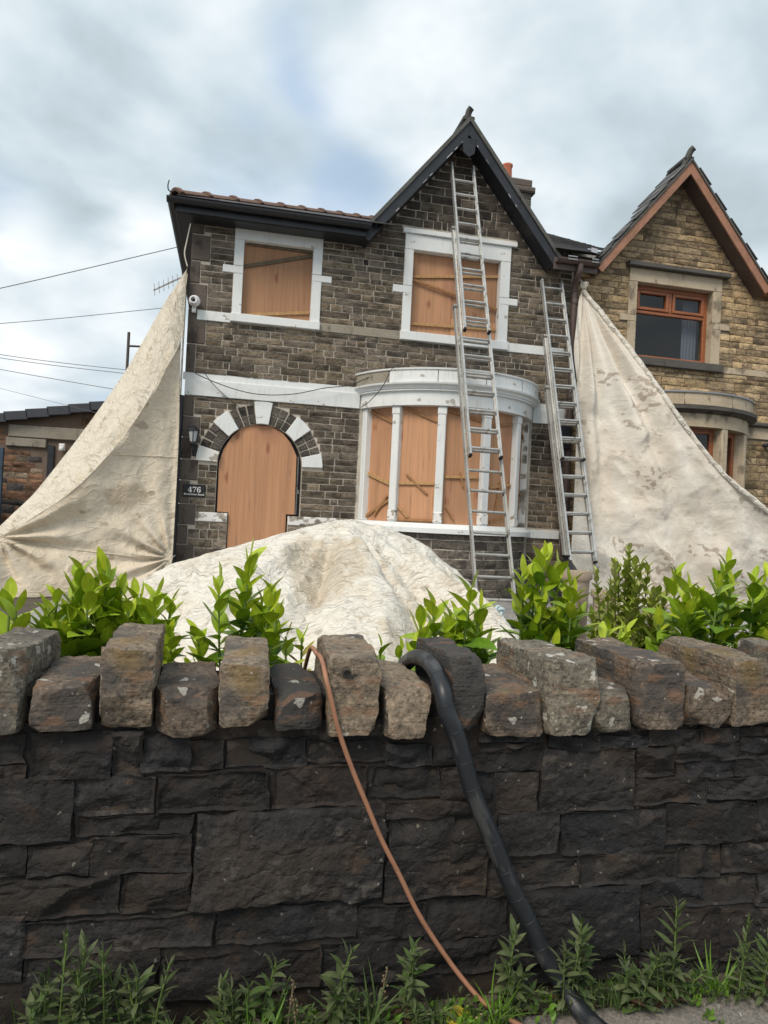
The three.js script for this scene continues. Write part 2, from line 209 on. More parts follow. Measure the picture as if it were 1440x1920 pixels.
const std = (o) => new THREE.MeshStandardMaterial({ roughness: 0.9, side: THREE.DoubleSide, ...o });
const rgb = (r, g, b) => new THREE.Color().setRGB(r, g, b);
const at = (t, tile) => { const c = t.clone(); const x = Array.isArray(tile) ? tile : [tile, tile]; c.repeat.set(1 / x[0], 1 / x[1]); c.needsUpdate = true; return c; };
const M = {
  soot: std({ map: T.soot, bumpMap: T.sootB, bumpScale: 0.016, vertexColors: true, roughness: 0.86 }),
  sootJoint: std({ map: T.soot, bumpMap: T.sootB, bumpScale: 0.008, color: rgb(1, 0.92, 0.82), roughness: 0.95 }),
  cop: [T.cop1, T.cop2, T.cop3, T.cop4].map((t) => std({ map: t, bumpMap: T.copB, bumpScale: 0.011, vertexColors: true, roughness: 0.85 })),
  stone: std({ map: T.stone, bumpMap: T.stoneB, bumpScale: 0.016, vertexColors: true }),
  mortar: std({ map: T.mortar, color: rgb(0.53, 0.48, 0.405) }),
  mortarN: std({ map: T.mortar, color: rgb(0.22, 0.175, 0.12) }),
  paint: std({ map: T.paint, color: rgb(0.8, 0.82, 0.82), roughness: 0.6 }),
  paintWorn: std({ map: T.paintWorn, color: rgb(0.8, 0.8, 0.79), roughness: 0.7 }),
  paintWorn2: std({ map: at(T.paintWorn, 2.2), color: rgb(0.8, 0.8, 0.78), roughness: 0.7 }), paintWorn3: std({ map: at(T.paintWorn, 1.6), color: rgb(0.8, 0.81, 0.8), roughness: 0.7 }),
  bare: std({ map: T.bareStone, color: rgb(0.3, 0.275, 0.23), bumpMap: T.stoneB, bumpScale: 0.004 }),
  quoin: std({ map: T.bareStone, color: rgb(0.12, 0.1, 0.088), bumpMap: T.stoneB, bumpScale: 0.005 }),
  quoinN: std({ map: T.bareStone, color: rgb(0.5, 0.425, 0.32), bumpMap: T.stoneB, bumpScale: 0.004 }),
  dirtyTrim: std({ map: T.bareStone, color: rgb(0.1, 0.095, 0.09), bumpMap: T.stoneB, bumpScale: 0.006 }),
  ply: std({ map: T.ply, roughness: 0.75, vertexColors: true }),
  batten: std({ map: T.batten, color: rgb(0.4, 0.215, 0.1) }), battenPale: std({ map: T.batten, color: rgb(0.52, 0.32, 0.15) }), battenGrey: std({ map: T.batten, color: rgb(0.17, 0.14, 0.095) }),
  black: std({ color: rgb(0.014, 0.016, 0.02), roughness: 0.45 }), blackMatt: std({ color: rgb(0.012, 0.012, 0.013), roughness: 0.9 }),
  board: std({ map: at(T.metal, 0.8), color: rgb(0.028, 0.032, 0.042), roughness: 0.42 }),
  flake: std({ color: rgb(0.45, 0.45, 0.47) }),
  slate: std({ map: T.slate, color: rgb(0.075, 0.075, 0.08), vertexColors: true, roughness: 0.75 }),
  verge: std({ map: T.slate, color: rgb(0.11, 0.112, 0.105), bumpMap: T.stoneB, bumpScale: 0.006 }),
  slateDark: std({ map: T.slate, color: rgb(0.05, 0.055, 0.065), vertexColors: true, roughness: 0.6 }), paleCloth: std({ map: T.sackR, vertexColors: true }),
  chip: std({ vertexColors: true }), buffPot: std({ map: at(T.mortar, 0.5), color: rgb(0.36, 0.29, 0.22) }),
  terra: std({ map: T.slate, color: rgb(0.165, 0.1, 0.078), bumpMap: T.stoneB, bumpScale: 0.004 }),
  pot: std({ map: at(T.mortar, 0.5), color: rgb(0.5, 0.16, 0.09) }),
  alu: std({ map: T.metal, color: rgb(0.72, 0.73, 0.72), metalness: 0.55, roughness: 0.42 }),
  aluDull: std({ map: T.metal, color: rgb(0.55, 0.55, 0.53), metalness: 0.4, roughness: 0.55 }),
  tarp: std({ map: T.tarp, bumpMap: T.tarpB, bumpScale: 0.021, roughness: 0.62 }),
  sack: std({ map: T.sack, bumpMap: T.cloth, bumpScale: 0.012, roughness: 0.85 }),
  sackR: std({ map: T.sackR, bumpMap: T.cloth, bumpScale: 0.006, roughness: 0.85 }),
  tarpStrip: std({ map: T.tarp, color: rgb(0.93, 0.89, 0.82), bumpMap: T.tarpB, bumpScale: 0.012, roughness: 0.7 }), tarpDirt: std({ map: T.tarp, bumpMap: T.tarpB, bumpScale: 0.016, roughness: 0.62, vertexColors: true }),
  concrete: std({ map: T.concrete, color: rgb(0.56, 0.54, 0.52), bumpMap: T.grit, bumpScale: 0.0025 }),
  flag: std({ map: at(T.concrete, 1.3), color: rgb(0.85, 0.86, 0.9), bumpMap: T.grit, bumpScale: 0.002 }),
  soil: std({ map: T.soil, bumpMap: T.grit, bumpScale: 0.01 }),
  pebble: std({ color: 0xffffff, roughness: 0.8 }),
  rubber: std({ map: T.rubber, roughness: 0.42 }), cable: std({ map: at(T.mortar, 0.35), color: rgb(0.34, 0.165, 0.095), roughness: 0.6 }),
  wood: std({ color: rgb(0.11, 0.07, 0.04) }), stem: std({ color: rgb(0.13, 0.2, 0.045), roughness: 0.6 }),
  pvc: std({ map: T.batten, color: rgb(0.36, 0.125, 0.05), roughness: 0.4 }), brownBoard: std({ map: at(T.slate, 1.2), color: rgb(0.37, 0.185, 0.115), roughness: 0.6 }),
  brownPipe: std({ map: at(T.slate, 1), color: rgb(0.1, 0.07, 0.062), roughness: 0.5 }),
  white: std({ color: rgb(0.75, 0.76, 0.76), roughness: 0.4 }), lead: std({ color: rgb(0.28, 0.29, 0.31), roughness: 0.5, metalness: 0.3 }), room: std({ color: rgb(0.34, 0.33, 0.31) }),
  glass: new THREE.MeshPhysicalMaterial({ color: rgb(0.75, 0.8, 0.86), transmission: 1, thickness: 0, roughness: 0.04, ior: 1.5, side: THREE.DoubleSide }),
  rubble: std({ map: T.rubble, bumpMap: T.stoneB, bumpScale: 0.02, vertexColors: true }),
  blueGate: std({ map: at(T.metal, 0.6), color: rgb(0.045, 0.085, 0.14), roughness: 0.5 }), pole: std({ color: rgb(0.1, 0.085, 0.08), metalness: 0.5, roughness: 0.5 }),
  rope: std({ color: rgb(0.5, 0.62, 0.66) }), paleRope: std({ color: rgb(0.7, 0.66, 0.56) }),
};
const leafMat = (r, g, b, rough = 0.42) => new THREE.MeshPhysicalMaterial({ map: T.leaf, color: rgb(r, g, b), roughness: rough, transmission: 0.22, thickness: 0, ior: 1.4, side: THREE.DoubleSide });
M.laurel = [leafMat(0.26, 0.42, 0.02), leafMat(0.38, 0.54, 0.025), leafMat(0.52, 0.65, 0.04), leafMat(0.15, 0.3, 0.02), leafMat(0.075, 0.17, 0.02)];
M.yellowLeaf = leafMat(0.62, 0.5, 0.04); M.amberLeaf = leafMat(0.7, 0.3, 0.02);
M.privet = [leafMat(0.27, 0.36, 0.04, 0.5), leafMat(0.4, 0.47, 0.08, 0.5), leafMat(0.55, 0.57, 0.2, 0.5)];
M.weed = [leafMat(0.09, 0.13, 0.04, 0.7), leafMat(0.14, 0.18, 0.075, 0.7), leafMat(0.085, 0.15, 0.035, 0.7)]; M.redLeaf = leafMat(0.1, 0.05, 0.03, 0.7); M.dandelion = leafMat(0.16, 0.32, 0.035, 0.5);
M.moss = std({ color: rgb(0.1, 0.15, 0.025) });
// ---------------------------------------------------------------- builders
const used = {};
const numbered = (n) => { const k = (used[n] = (used[n] ?? -1) + 1); return k ? `${n}_${String(k).padStart(3, '0')}` : n; };
function mesh(name, geo, mat, parent = null, pos, label) {
  const m = new THREE.Mesh(geo, mat); m.name = parent ? name : numbered(name); m.castShadow = m.receiveShadow = true;
  if (pos) m.position.set(pos[0], pos[1], pos[2]); if (label) m.userData.label = label;
  (parent || scene).add(m); return m;
}
function thing(name, label, category, pos = [0, 0, 0], group) {
  const g = new THREE.Group(); g.name = numbered(name); g.position.set(...pos); g.userData = { label, category }; if (group) g.userData.group = group; scene.add(g); return g;
}
function tag(m, label, category, group) { Object.assign(m.userData, { label, category }); if (group) m.userData.group = group; return m; }
const structure = (m) => { m.userData.kind = 'structure'; return m; };
const stuff = (m) => { m.userData.kind = 'stuff'; return m; };
// uv in metres, taken from the two axes across the main direction of each face
function boxUV(geo, ox = 0, oy = 0, swap = false) {
  const g = geo.index ? geo.toNonIndexed() : geo, p = g.attributes.position, uv = new Float32Array(p.count * 2);
  const a = new THREE.Vector3(), b = new THREE.Vector3(), c = new THREE.Vector3(), n = new THREE.Vector3();
  for (let i = 0; i < p.count; i += 3) {
    a.fromBufferAttribute(p, i); b.fromBufferAttribute(p, i + 1); c.fromBufferAttribute(p, i + 2);
    n.subVectors(c, b).cross(a.clone().sub(b)); const x = Math.abs(n.x), y = Math.abs(n.y), z = Math.abs(n.z);
    [a, b, c].forEach((q, k) => { let u, v; if (z >= x && z >= y) { u = q.x; v = q.y; } else if (x >= y) { u = q.z; v = q.y; } else { u = q.x; v = q.z; } if (swap) [u, v] = [v, u]; uv[(i + k) * 2] = u + ox; uv[(i + k) * 2 + 1] = v + oy; });
  }
  g.setAttribute('uv', new THREE.BufferAttribute(uv, 2)); return g;
}
function tint(g, r, gg, b) { const n = g.attributes.position.count, c = new Float32Array(n * 3); for (let i = 0; i < n; i++) { c[i * 3] = r; c[i * 3 + 1] = gg; c[i * 3 + 2] = b; } g.setAttribute('color', new THREE.BufferAttribute(c, 3)); return g; }
// box with chamfered edges, centred
function cbox(w, h, d, c = 0.004, off = 0, swap = false) {
  c = Math.min(c, w * 0.3, h * 0.3, d * 0.3);
  const s = new THREE.Shape(); const x = w / 2 - c, y = h / 2 - c;
  s.moveTo(-x, -y); s.lineTo(x, -y); s.lineTo(x, y); s.lineTo(-x, y);
  const g = new THREE.ExtrudeGeometry(s, { depth: d - 2 * c, bevelEnabled: true, bevelThickness: c, bevelSize: c, bevelSegments: 1 });
  g.translate(0, 0, -(d / 2 - c)); const q = boxUV(g, off * 1.37, off * 0.73, swap); q.computeVertexNormals(); return q;
}
const plate = (x0, y0, x1, y1, zb, zf, c = 0.004, off = 0, swap = false) => { const g = cbox(x1 - x0, y1 - y0, zf - zb, c, off, swap); return [g, [(x0 + x1) / 2, (y0 + y1) / 2, (zb + zf) / 2]]; };
const mp = (name, [g, p], mat, parent, label) => mesh(name, g, mat, parent, p, label);
function bar(p, q, w, d, up = [0, 0, 1], c = 0.002, off = 0) {   // box from p to q, width w across, depth d along up
  const a = new THREE.Vector3(...p), b = new THREE.Vector3(...q), y = b.clone().sub(a), L = y.length(); y.normalize();
  const z = new THREE.Vector3(...up); z.addScaledVector(y, -z.dot(y)).normalize(); const x = new THREE.Vector3().crossVectors(y, z);
  const g = cbox(w, L, d, c, off); g.applyMatrix4(new THREE.Matrix4().makeBasis(x, y, z).setPosition(a.add(b).multiplyScalar(0.5))); return g;
}
function shapeGeo(pts, depth, bevel = 0.004, holes = []) {
  const s = new THREE.Shape(pts.map((p) => new THREE.Vector2(p[0], p[1]))); for (const h of holes) s.holes.push(new THREE.Path(h.map((p) => new THREE.Vector2(p[0], p[1]))));
  const g = new THREE.ExtrudeGeometry(s, { depth: depth - (bevel ? 2 * bevel : 0), bevelEnabled: bevel > 0, bevelThickness: bevel, bevelSize: bevel, bevelOffset: -bevel, bevelSegments: 1 });
  g.translate(0, 0, bevel - depth); const q = boxUV(g); q.computeVertexNormals(); return q;   // front face at z = 0
}
function tube(pts, r, seg = 60, rad = 8, closed = false, k = 0.5) { const c = new THREE.CatmullRomCurve3(pts.map((p) => new THREE.Vector3(...p)), closed, 'centripetal', k); const L = c.getLength(), g = new THREE.TubeGeometry(c, seg, r, rad, closed); const uv = g.attributes.uv; for (let i = 0; i < uv.count; i++) uv.setXY(i, uv.getX(i) * L, uv.getY(i) * 2 * Math.PI * r); return g; }
function lathe(pts, n = 24) { const g = new THREE.LatheGeometry(pts.map((p) => new THREE.Vector2(p[0], p[1])), n); const uv = g.attributes.uv, P = g.attributes.position; for (let i = 0; i < uv.count; i++) uv.setXY(i, uv.getX(i) * 0.6, P.getY(i)); return g; }
// a rough hewn stone: front face of chipped planes, skirt back to depth d; centred in x,y; back at z=0
function rock(w, h, d, seed, { cell = 0.02, amp = 0.02, edge = 0.012, wob = 0.004, grain = 0.006, tone = [1, 1, 1], maxN = 60, planes = 5, nx: NX, ny: NY, floor = -1 } = {}) {
  const R = rng(seed + 1), nx = NX ? Math.max(3, Math.min(7, Math.round(w / 0.06))) : Math.max(2, Math.min(maxN, Math.round(w / cell))), ny = NY || Math.max(2, Math.min(maxN, Math.round(h / cell)));
  const pl = []; for (let i = 0; i < planes; i++) { const t = R() * 6.283, k = (0.1 + 0.75 * R() ** 2) * amp / Math.min(w, h) * 2; pl.push([Math.cos(t) * k, Math.sin(t) * k * 1.3, (R() * 0.9 + 0.1) * amp]); }
  const P = [], U = [], C = [], I = [], sx = R() * 50, sy = R() * 50, sz = R() * 50;
  const push = (x, y, z) => { P.push(x, y, z); U.push(x + sx, y + sy); C.push(...tone); return P.length / 3 - 1; };
  const id = [];
  for (let j = 0; j <= ny; j++) for (let i = 0; i <= nx; i++) {
    const u = i / nx, v = j / ny; let x = (u - 0.5) * w, y = (v - 0.5) * h;
    const e = Math.min(u * w, (1 - u) * w, v * h, (1 - v) * h);
    const n1 = fbm3(x * 9 + sx, y * 9 + sy, sz, 4) - 0.5, n2 = fbm3(x * 45 + sx, y * 45 + sy, sz + 5, 3) - 0.5;
    let z = 99; for (const q of pl) z = Math.min(z, q[0] * x + q[1] * y + q[2]);
    z = Math.max(-amp * 0.25, z) + n1 * amp * 0.9 + n2 * grain * 2 - amp * 0.5; if (z < floor) z = floor;
    const k = sstep(0, edge, e); z = z * (0.35 + 0.65 * k) - (1 - k) * edge * 0.75;
    const wb = wob * 2 * (1 - sstep(0, edge * 4, e));
    x += (fbm3(x * 14 + sy, y * 14 + sx, 3 + sz, 3) - 0.5) * 2 * wb; y += (fbm3(x * 14 + sz, y * 14 + sx, 8 + sz, 3) - 0.5) * 2 * wb;
    id.push(push(x, y, d + z));
  }
  const W = nx + 1;
  for (let j = 0; j < ny; j++) for (let i = 0; i < nx; i++) { const a = id[j * W + i], b = id[j * W + i + 1], c = id[(j + 1) * W + i], e = id[(j + 1) * W + i + 1]; if ((i + j) & 1) I.push(a, b, e, a, e, c); else I.push(a, b, c, b, e, c); }
  const ring = []; for (let i = 0; i <= nx; i++) ring.push(id[i]); for (let j = 1; j <= ny; j++) ring.push(id[j * W + nx]); for (let i = nx - 1; i >= 0; i--) ring.push(id[ny * W + i]); for (let j = ny - 1; j > 0; j--) ring.push(id[j * W]);
  const back = ring.map((k) => { const r = push(P[k * 3], P[k * 3 + 1], 0); U[r * 2] += d * 0.7; return r; }), front = ring.map((k) => push(P[k * 3], P[k * 3 + 1], P[k * 3 + 2]));
  for (let k = 0; k < ring.length; k++) { const l = (k + 1) % ring.length; I.push(front[k], back[k], back[l], front[k], back[l], front[l]); }
  const g = new THREE.BufferGeometry(); g.setAttribute('position', new THREE.Float32BufferAttribute(P, 3)); g.setAttribute('uv', new THREE.Float32BufferAttribute(U, 2)); g.setAttribute('color', new THREE.Float32BufferAttribute(C, 3)); g.setIndex(I); g.computeVertexNormals(); return cell < 0.02 ? toCreasedNormals(g, 0.42) : g;
}
// a free standing rough block (coping): all faces broken, centred
function block(w, h, d, seed, { cell = 0.014, amp = 0.012, round = 0.014, tone = [1, 1, 1], chips = 4, taper = 0 } = {}) {
  const R = rng(seed + 7), N = (l) => Math.max(2, Math.min(40, Math.round(l / cell))); let g = new THREE.BoxGeometry(w, h, d, N(w), N(h), N(d));
  const p = g.attributes.position, sx = R() * 90, sy = R() * 90, sz = R() * 90, v = new THREE.Vector3();
  const cut = []; for (let i = 0; i < chips; i++) { const s = new THREE.Vector3(R() < 0.5 ? -1 : 1, R() < 0.6 ? 1 : -1, R() < 0.75 ? 1 : -1); const n = new THREE.Vector3(s.x * (0.1 + R()), s.y * (0.1 + R()), s.z * (0.1 + R())).normalize(); const far = Math.abs(n.x) * w / 2 + Math.abs(n.y) * h / 2 + Math.abs(n.z) * d / 2; cut.push([n, far - (0.008 + 0.034 * R())]); }
  for (let i = 0; i < p.count; i++) {
    v.fromBufferAttribute(p, i); const q = v.clone();
    const ex = w / 2 - Math.abs(v.x), ey = h / 2 - Math.abs(v.y), ez = d / 2 - Math.abs(v.z);
    const cx = Math.max(0, 1 - ex / round), cy = Math.max(0, 1 - ey / round), cz = Math.max(0, 1 - ez / round);
    const pull = (a, b) => 0.32 * round * a * b;
    v.x -= Math.sign(q.x) * (pull(cx, cy) + pull(cx, cz)); v.y -= Math.sign(q.y) * (pull(cy, cx) + pull(cy, cz)); v.z -= Math.sign(q.z) * (pull(cz, cx) + pull(cz, cy));
    v.x *= 1 + taper * (q.y / h);
    for (const [n, f] of cut) { const t = v.dot(n) - f; if (t > 0) v.addScaledVector(n, -t * 0.9); }
    const n1 = (k) => (fbm3(q.x * 11 + sx + k, q.y * 11 + sy, q.z * 11 + sz, 4) - 0.5) * 2 * amp, n2 = (k) => (fbm3(q.x * 50 + sx, q.y * 50 + sy + k, q.z * 50 + sz, 3) - 0.5) * amp * 0.7;
    p.setXYZ(i, v.x + n1(0) * 0.7 + n2(0), v.y + n1(13) + n2(5), v.z + n1(29) * 1.1 + n2(9));
  }
  g.deleteAttribute('uv'); g.deleteAttribute('normal'); g = mergeVertices(g, 1e-5); g = toCreasedNormals(g, 0.5); g = boxUV(g, sx, sy); return tint(g, ...tone);
}

// ---------------------------------------------------------------- ground
const GY = 0.5;                                        // level of the front garden
{
  const g = new THREE.PlaneGeometry(1600, 1600); g.rotateX(-Math.PI / 2); g.translate(0, -0.03, -200); const uv = g.attributes.uv; for (let i = 0; i < uv.count; i++) uv.setXY(i, uv.getX(i) * 1600, uv.getY(i) * 1600);
  structure(mesh('ground', g, M.soil));
  const road = structure(mesh('road', ...(() => { const q = plate(-40, 0, 40, 7, -0.02, 0, 0.002); q[0].rotateX(-Math.PI / 2); return [q[0], std({ map: at(T.concrete, 1.1), color: rgb(0.16, 0.16, 0.165) })]; })()));
  road.position.set(0, -0.125, 4.4);
  const pv = structure(mesh('pavement', boxUV(new THREE.BoxGeometry(80, 0.1, 3.2)), M.soil, null, [0, -0.075, -0.65]));
  // flags of the pavement beside the wall
  const R = rng(91); let x = -3.1; const xs = [];
  for (const w of [0.72, 0.66, 0.8, 0.62, 0.7, 0.54, 0.86, 0.7, 0.7]) { xs.push([x, x + w]); x += w; }
  for (const [a, b] of xs) { let z = -2.1; for (const dz of [0.62, 0.6, 0.7]) { const gg = cbox(b - a - 0.022, 0.05, dz - 0.02, 0.006, R() * 9); mesh('paving_flag', gg, M.concrete, pv, [(a + b) / 2, 0.05 + R() * 0.004, z + dz / 2 + 0.65]); z += dz; } }
  const k = structure(mesh('kerb', cbox(80, 0.2, 0.15, 0.012), M.concrete, null, [0, -0.098, 0.82]));
}
{ const g = boxUV(new THREE.BoxGeometry(44, 0.6, 26)); structure(mesh('garden_ground', g, M.soil, null, [4, GY - 0.3, -15.62])); }

// ---------------------------------------------------------------- front garden wall
const wall = thing('garden_wall', 'soot blackened rough stone front wall with upright brown coping stones', 'wall', [0, 0, -2.2]);
{
  mesh('mortar_core', boxUV(new THREE.BoxGeometry(9, 0.94, 0.4)), M.sootJoint, wall, [0.7, 0.43, -0.235]); mesh('coping_bed', boxUV(new THREE.BoxGeometry(8.4, 0.075, 0.34)), M.sootJoint, wall, [0.7, 0.938, -0.225]);
  const S = [[-0.686,0.785,-0.543,0.871],[-0.683,0.747,-0.54,0.781],[-0.526,0.744,-0.305,0.877],[-0.299,0.744,-0.218,0.874],[-0.215,0.752,-0.087,0.863],[-0.085,0.757,0.015,0.839],[0.022,0.76,0.27,0.846],[0.273,0.77,0.528,0.83],[0.53,0.757,0.68,0.821],[0.684,0.754,0.789,0.813],[0.797,0.726,1.059,0.789],[0.844,0.824,1.074,0.85],[0.846,0.792,1.057,0.819],[1.085,0.798,1.271,0.836],[1.275,0.798,1.459,0.836],[1.463,0.801,1.672,0.857],[1.676,0.81,1.825,0.859],[1.833,0.828,2.064,0.86],[1.834,0.778,2.066,0.82],[1.068,0.582,1.415,0.79],[1.426,0.695,1.575,0.795],[1.578,0.741,1.899,0.796],[1.581,0.682,1.825,0.74],[1.831,0.682,2.071,0.751],[0.902,0.587,1.055,0.72],[1.423,0.597,1.695,0.681],[1.699,0.604,2.075,0.674],[0.926,0.443,1.141,0.582],[1.149,0.434,1.542,0.574],[1.544,0.451,1.91,0.587],[1.916,0.451,2.081,0.59],[0.97,0.328,1.219,0.415],[1.23,0.321,1.597,0.425],[1.608,0.333,1.771,0.435],[1.781,0.336,2.088,0.437],[0.979,0.08,1.455,0.316],[1.462,0.223,1.926,0.326],[1.93,0.21,2.094,0.324],[1.465,0.062,1.598,0.227],[1.602,0.041,1.776,0.214],[1.78,0.031,2.103,0.196],[-0.678,0.563,-0.411,0.741],[-0.401,0.633,-0.18,0.742],[-0.166,0.632,0.158,0.742],[-0.394,0.568,-0.067,0.624],[-0.671,0.464,-0.528,0.558],[-0.522,0.459,-0.357,0.55],[-0.351,0.458,-0.063,0.559],[-0.054,0.335,0.533,0.615],[-0.666,0.341,-0.263,0.449],[-0.255,0.344,-0.057,0.449],[-0.517,0.228,0.015,0.32],[0.026,0.217,0.453,0.325],[-0.658,0.16,-0.522,0.342],[-0.139,0.069,0.346,0.191],[-0.511,0.087,-0.149,0.224],[0.172,0.627,0.469,0.755],[0.486,0.647,0.712,0.748],[0.719,0.641,0.824,0.743],[0.831,0.597,0.896,0.728],[0.537,0.586,0.899,0.636],[0.552,0.45,0.761,0.583],[0.766,0.439,0.919,0.589],[0.548,0.323,0.887,0.44],[0.892,0.309,0.965,0.432],[0.465,0.197,0.679,0.307],[0.684,0.18,0.972,0.309],[0.636,0.071,0.978,0.175],[0.349,0.065,0.632,0.197],[0.987,0.008,1.459,0.074],[1.469,-0.02,1.776,0.04],[1.786,-0.04,2.109,0.022]];
  const R = rng(5);
  // the same coursing carried on past both ends of the photographed length
  for (const side of [-1, 1]) { let y = 0.0; for (const h of [0.1, 0.13, 0.11, 0.14, 0.12, 0.13, 0.11]) { let x = side < 0 ? -0.7 : 2.12; for (let k = 0; k < 5; k++) { const w = 0.16 + R() * 0.3; const x0 = side < 0 ? x - w : x; S.push([x0, y, x0 + w - 0.012, y + h - 0.012]); x += side * w; } y += h; } }
  S.forEach(([x0, y0, x1, y1], i) => {
    const w = x1 - x0 + 0.004, h = y1 - y0 + 0.004, big = w > 0.45 && h > 0.2, t = 0.62 + 0.75 * R(), br = R();
    const tone = br > 0.75 ? [t * 1.0, t * 0.88, t * 0.8] : br < 0.25 ? [t * 0.9, t * 0.93, t] : [t, t * 0.97, t * 0.94]; for (let k = 0; k < 3; k++) tone[k] = Math.min(1.25, tone[k]) * 0.8;
    const g = rock(w, h, 0.1, 900 + i, { cell: 0.0105, amp: big ? 0.014 : 0.026 + 0.018 * R(), edge: 0.012, wob: 0.008, grain: big ? 0.009 : 0.008, tone, planes: big ? 3 : 7 });
    mesh('stone', g, M.soot, wall, [(x0 + x1) / 2, (y0 + y1) / 2, -0.097 - R() * 0.012]);
  });
  const C = [[-0.695,0.883,-0.552,1.115],[-0.533,0.893,-0.365,1.027],[-0.346,0.89,-0.203,1.132],[-0.193,0.873,-0.016,1.006],[0.007,0.896,0.149,1.088],[0.164,0.889,0.309,0.998],[0.334,0.865,0.494,1.109],[0.511,0.855,0.662,1.008],[0.724,0.869,0.837,1.105],[0.844,0.854,1.043,0.999],[1.059,0.854,1.235,1.1],[1.242,0.857,1.398,0.992],[1.399,0.871,1.569,1.098],[1.575,0.874,1.761,1.016],[1.767,0.875,1.912,1.109],[1.919,0.869,2.104,1.023]];
  const mats = [2, 1, 0, 1, 0, 3, 0, 0, 3, 1, 2, 2, 1, 1, 0, 1], tones = [0.85, 0.95, 0.95, 0.7, 1.05, 0.75, 0.95, 1, 0.8, 0.9, 1, 0.9, 0.95, 0.9, 0.9, 0.8];
  const more = []; { let x = -0.72, k = 0; while (x > -3.4) { const w = 0.13 + R() * 0.06; more.push([x - w, 0.88, x - 0.01, k++ & 1 ? 1.11 : 1.01]); x -= w + 0.008; } x = 2.12; k = 0; while (x < 4.8) { const w = 0.13 + R() * 0.06; more.push([x, 0.87, x + w - 0.01, k++ & 1 ? 1.01 : 1.11]); x += w + 0.008; } }
  [...C, ...more].forEach(([x0, y0, x1, y1], i) => {
    const tall = y1 > 1.06, d = tall ? 0.44 + R() * 0.06 : 0.42 + R() * 0.05, t = tones[i] ?? 0.8 + 0.3 * R(), m = mats[i] ?? Math.floor(R() * 3);
    const g = block(x1 - x0 + 0.004, y1 - y0, d, 400 + i, { amp: 0.01 + 0.006 * R(), round: 0.008, chips: tall ? 7 : 9, tone: [t * 1.12, t * 1.08, t * 1.03], taper: (R() - 0.5) * 0.06 });
    const b = mesh('coping_stone', g, M.cop[m], wall, [(x0 + x1) / 2, (y0 + y1) / 2, 0.012 + R() * 0.02 - d / 2 + (tall ? 0.008 : 0)]);
    b.rotation.set((R() - 0.5) * 0.05, (R() - 0.5) * 0.07, (R() - 0.5) * 0.03);
    if (i === 6) { const h = mesh('drill_hole', new THREE.TorusGeometry(0.011, 0.0035, 8, 18), M.cop[3], b, [-0.03, 0.075, d / 2 + 0.006]); mesh('drill_hole', new THREE.CylinderGeometry(0.01, 0.01, 0.006, 16).rotateX(Math.PI / 2), M.blackMatt, b, [-0.03, 0.075, d / 2 + 0.003]); }
  });
}
// ---------------------------------------------------------------- coursed stone facing of a house front
const FZ = -9.4;                                       // plane of both house fronts
// stones are laid course by course into the free stretches; the largest `keep` stay single parts, the rest are joined
function gableSlope(H, s, sl, hyp, zf, run) {   // triangle of roof between the verge and the valley where it runs into the main roof
  const o = 0.045, ox = s * sl / hyp * o, oy = o / hyp, e = [H.cx + s * (H.half + 0.05) + ox, H.eave - 0.06 + oy], a = [H.cx, H.top + o * hyp], zb = zf - run;
  const P = [e[0], e[1], zf, a[0], a[1], zf, a[0], a[1], zb], g = new THREE.BufferGeometry(); g.setAttribute('position', new THREE.Float32BufferAttribute(P, 3)); const u = boxUV(g); u.computeVertexNormals(); return tint(u, 1, 1, 1);
}
function layCourses(parent, o) {
  const R = rng(o.seed), list = []; let y = o.y0;
  while (y < o.y1 - 0.02) {
    let h = o.height(y) * (0.86 + 0.28 * R()); const stop = (o.stops || []).find((s) => s > y + 0.015 && s < y + h * 1.5); if (stop) h = stop - y > h * 1.05 ? (stop - y) / 2 : stop - y;
    if (h < 0.03) { y += h; continue; }
    const ym = y + h / 2; let iv = [o.span(ym)]; if (!iv[0]) { y += h; continue; }
    for (const f of o.holes) { const q = f(ym); if (!q) continue; iv = iv.flatMap(([a, b]) => (q[1] <= a || q[0] >= b ? [[a, b]] : [[a, q[0]], [q[1], b]].filter((s) => s[1] - s[0] > 0.03))); }
    for (const [a, b] of iv) { let x = a; while (x < b - 0.001) { let w = o.length[0] + (o.length[1] - o.length[0]) * R() ** 1.5; if (R() < 0.12) w *= 0.5; if (b - x - w < 0.1) w = b - x; list.push([x, y, Math.min(w, b - x), h]); x += w; } }
    y += h;
  }
  const order = list.map((s, i) => i).sort((p, q) => list[q][2] * list[q][3] - list[p][2] * list[p][3]), single = new Set(order.filter((i) => (o.near ? o.near(list[i]) : true)).slice(0, o.keep)), rest = [];
  list.forEach(([x, y0, w, h], i) => {
    const j = o.joint, cw = w - j, ch = h - j; if (cw < 0.015 || ch < 0.015) return;
    const g = rock(cw, ch, 0.03, o.seed * 31 + i, { cell: 99, amp: o.amp, edge: 0.009, floor: -0.002, wob: 0.003, grain: 0.004, tone: o.tone(x + w / 2, y0 + h / 2, R), maxN: 60, planes: 3, nx: 5, ny: 3 });
    const px = x + w / 2, py = y0 + h / 2, pz = FZ - 0.0215 + R() * o.uneven;
    if (single.has(i)) mesh('stone', g, o.mat, parent, [px, py, pz]); else { g.translate(px, py, pz); rest.push(g); }
  });
  if (rest.length) stuff(mesh('stone_courses', mergeGeometries(rest), o.mat, parent));
  return list.length;
}
const rect = (x0, y0, x1, y1) => (y) => (y > y0 && y < y1 ? [x0, x1] : null);

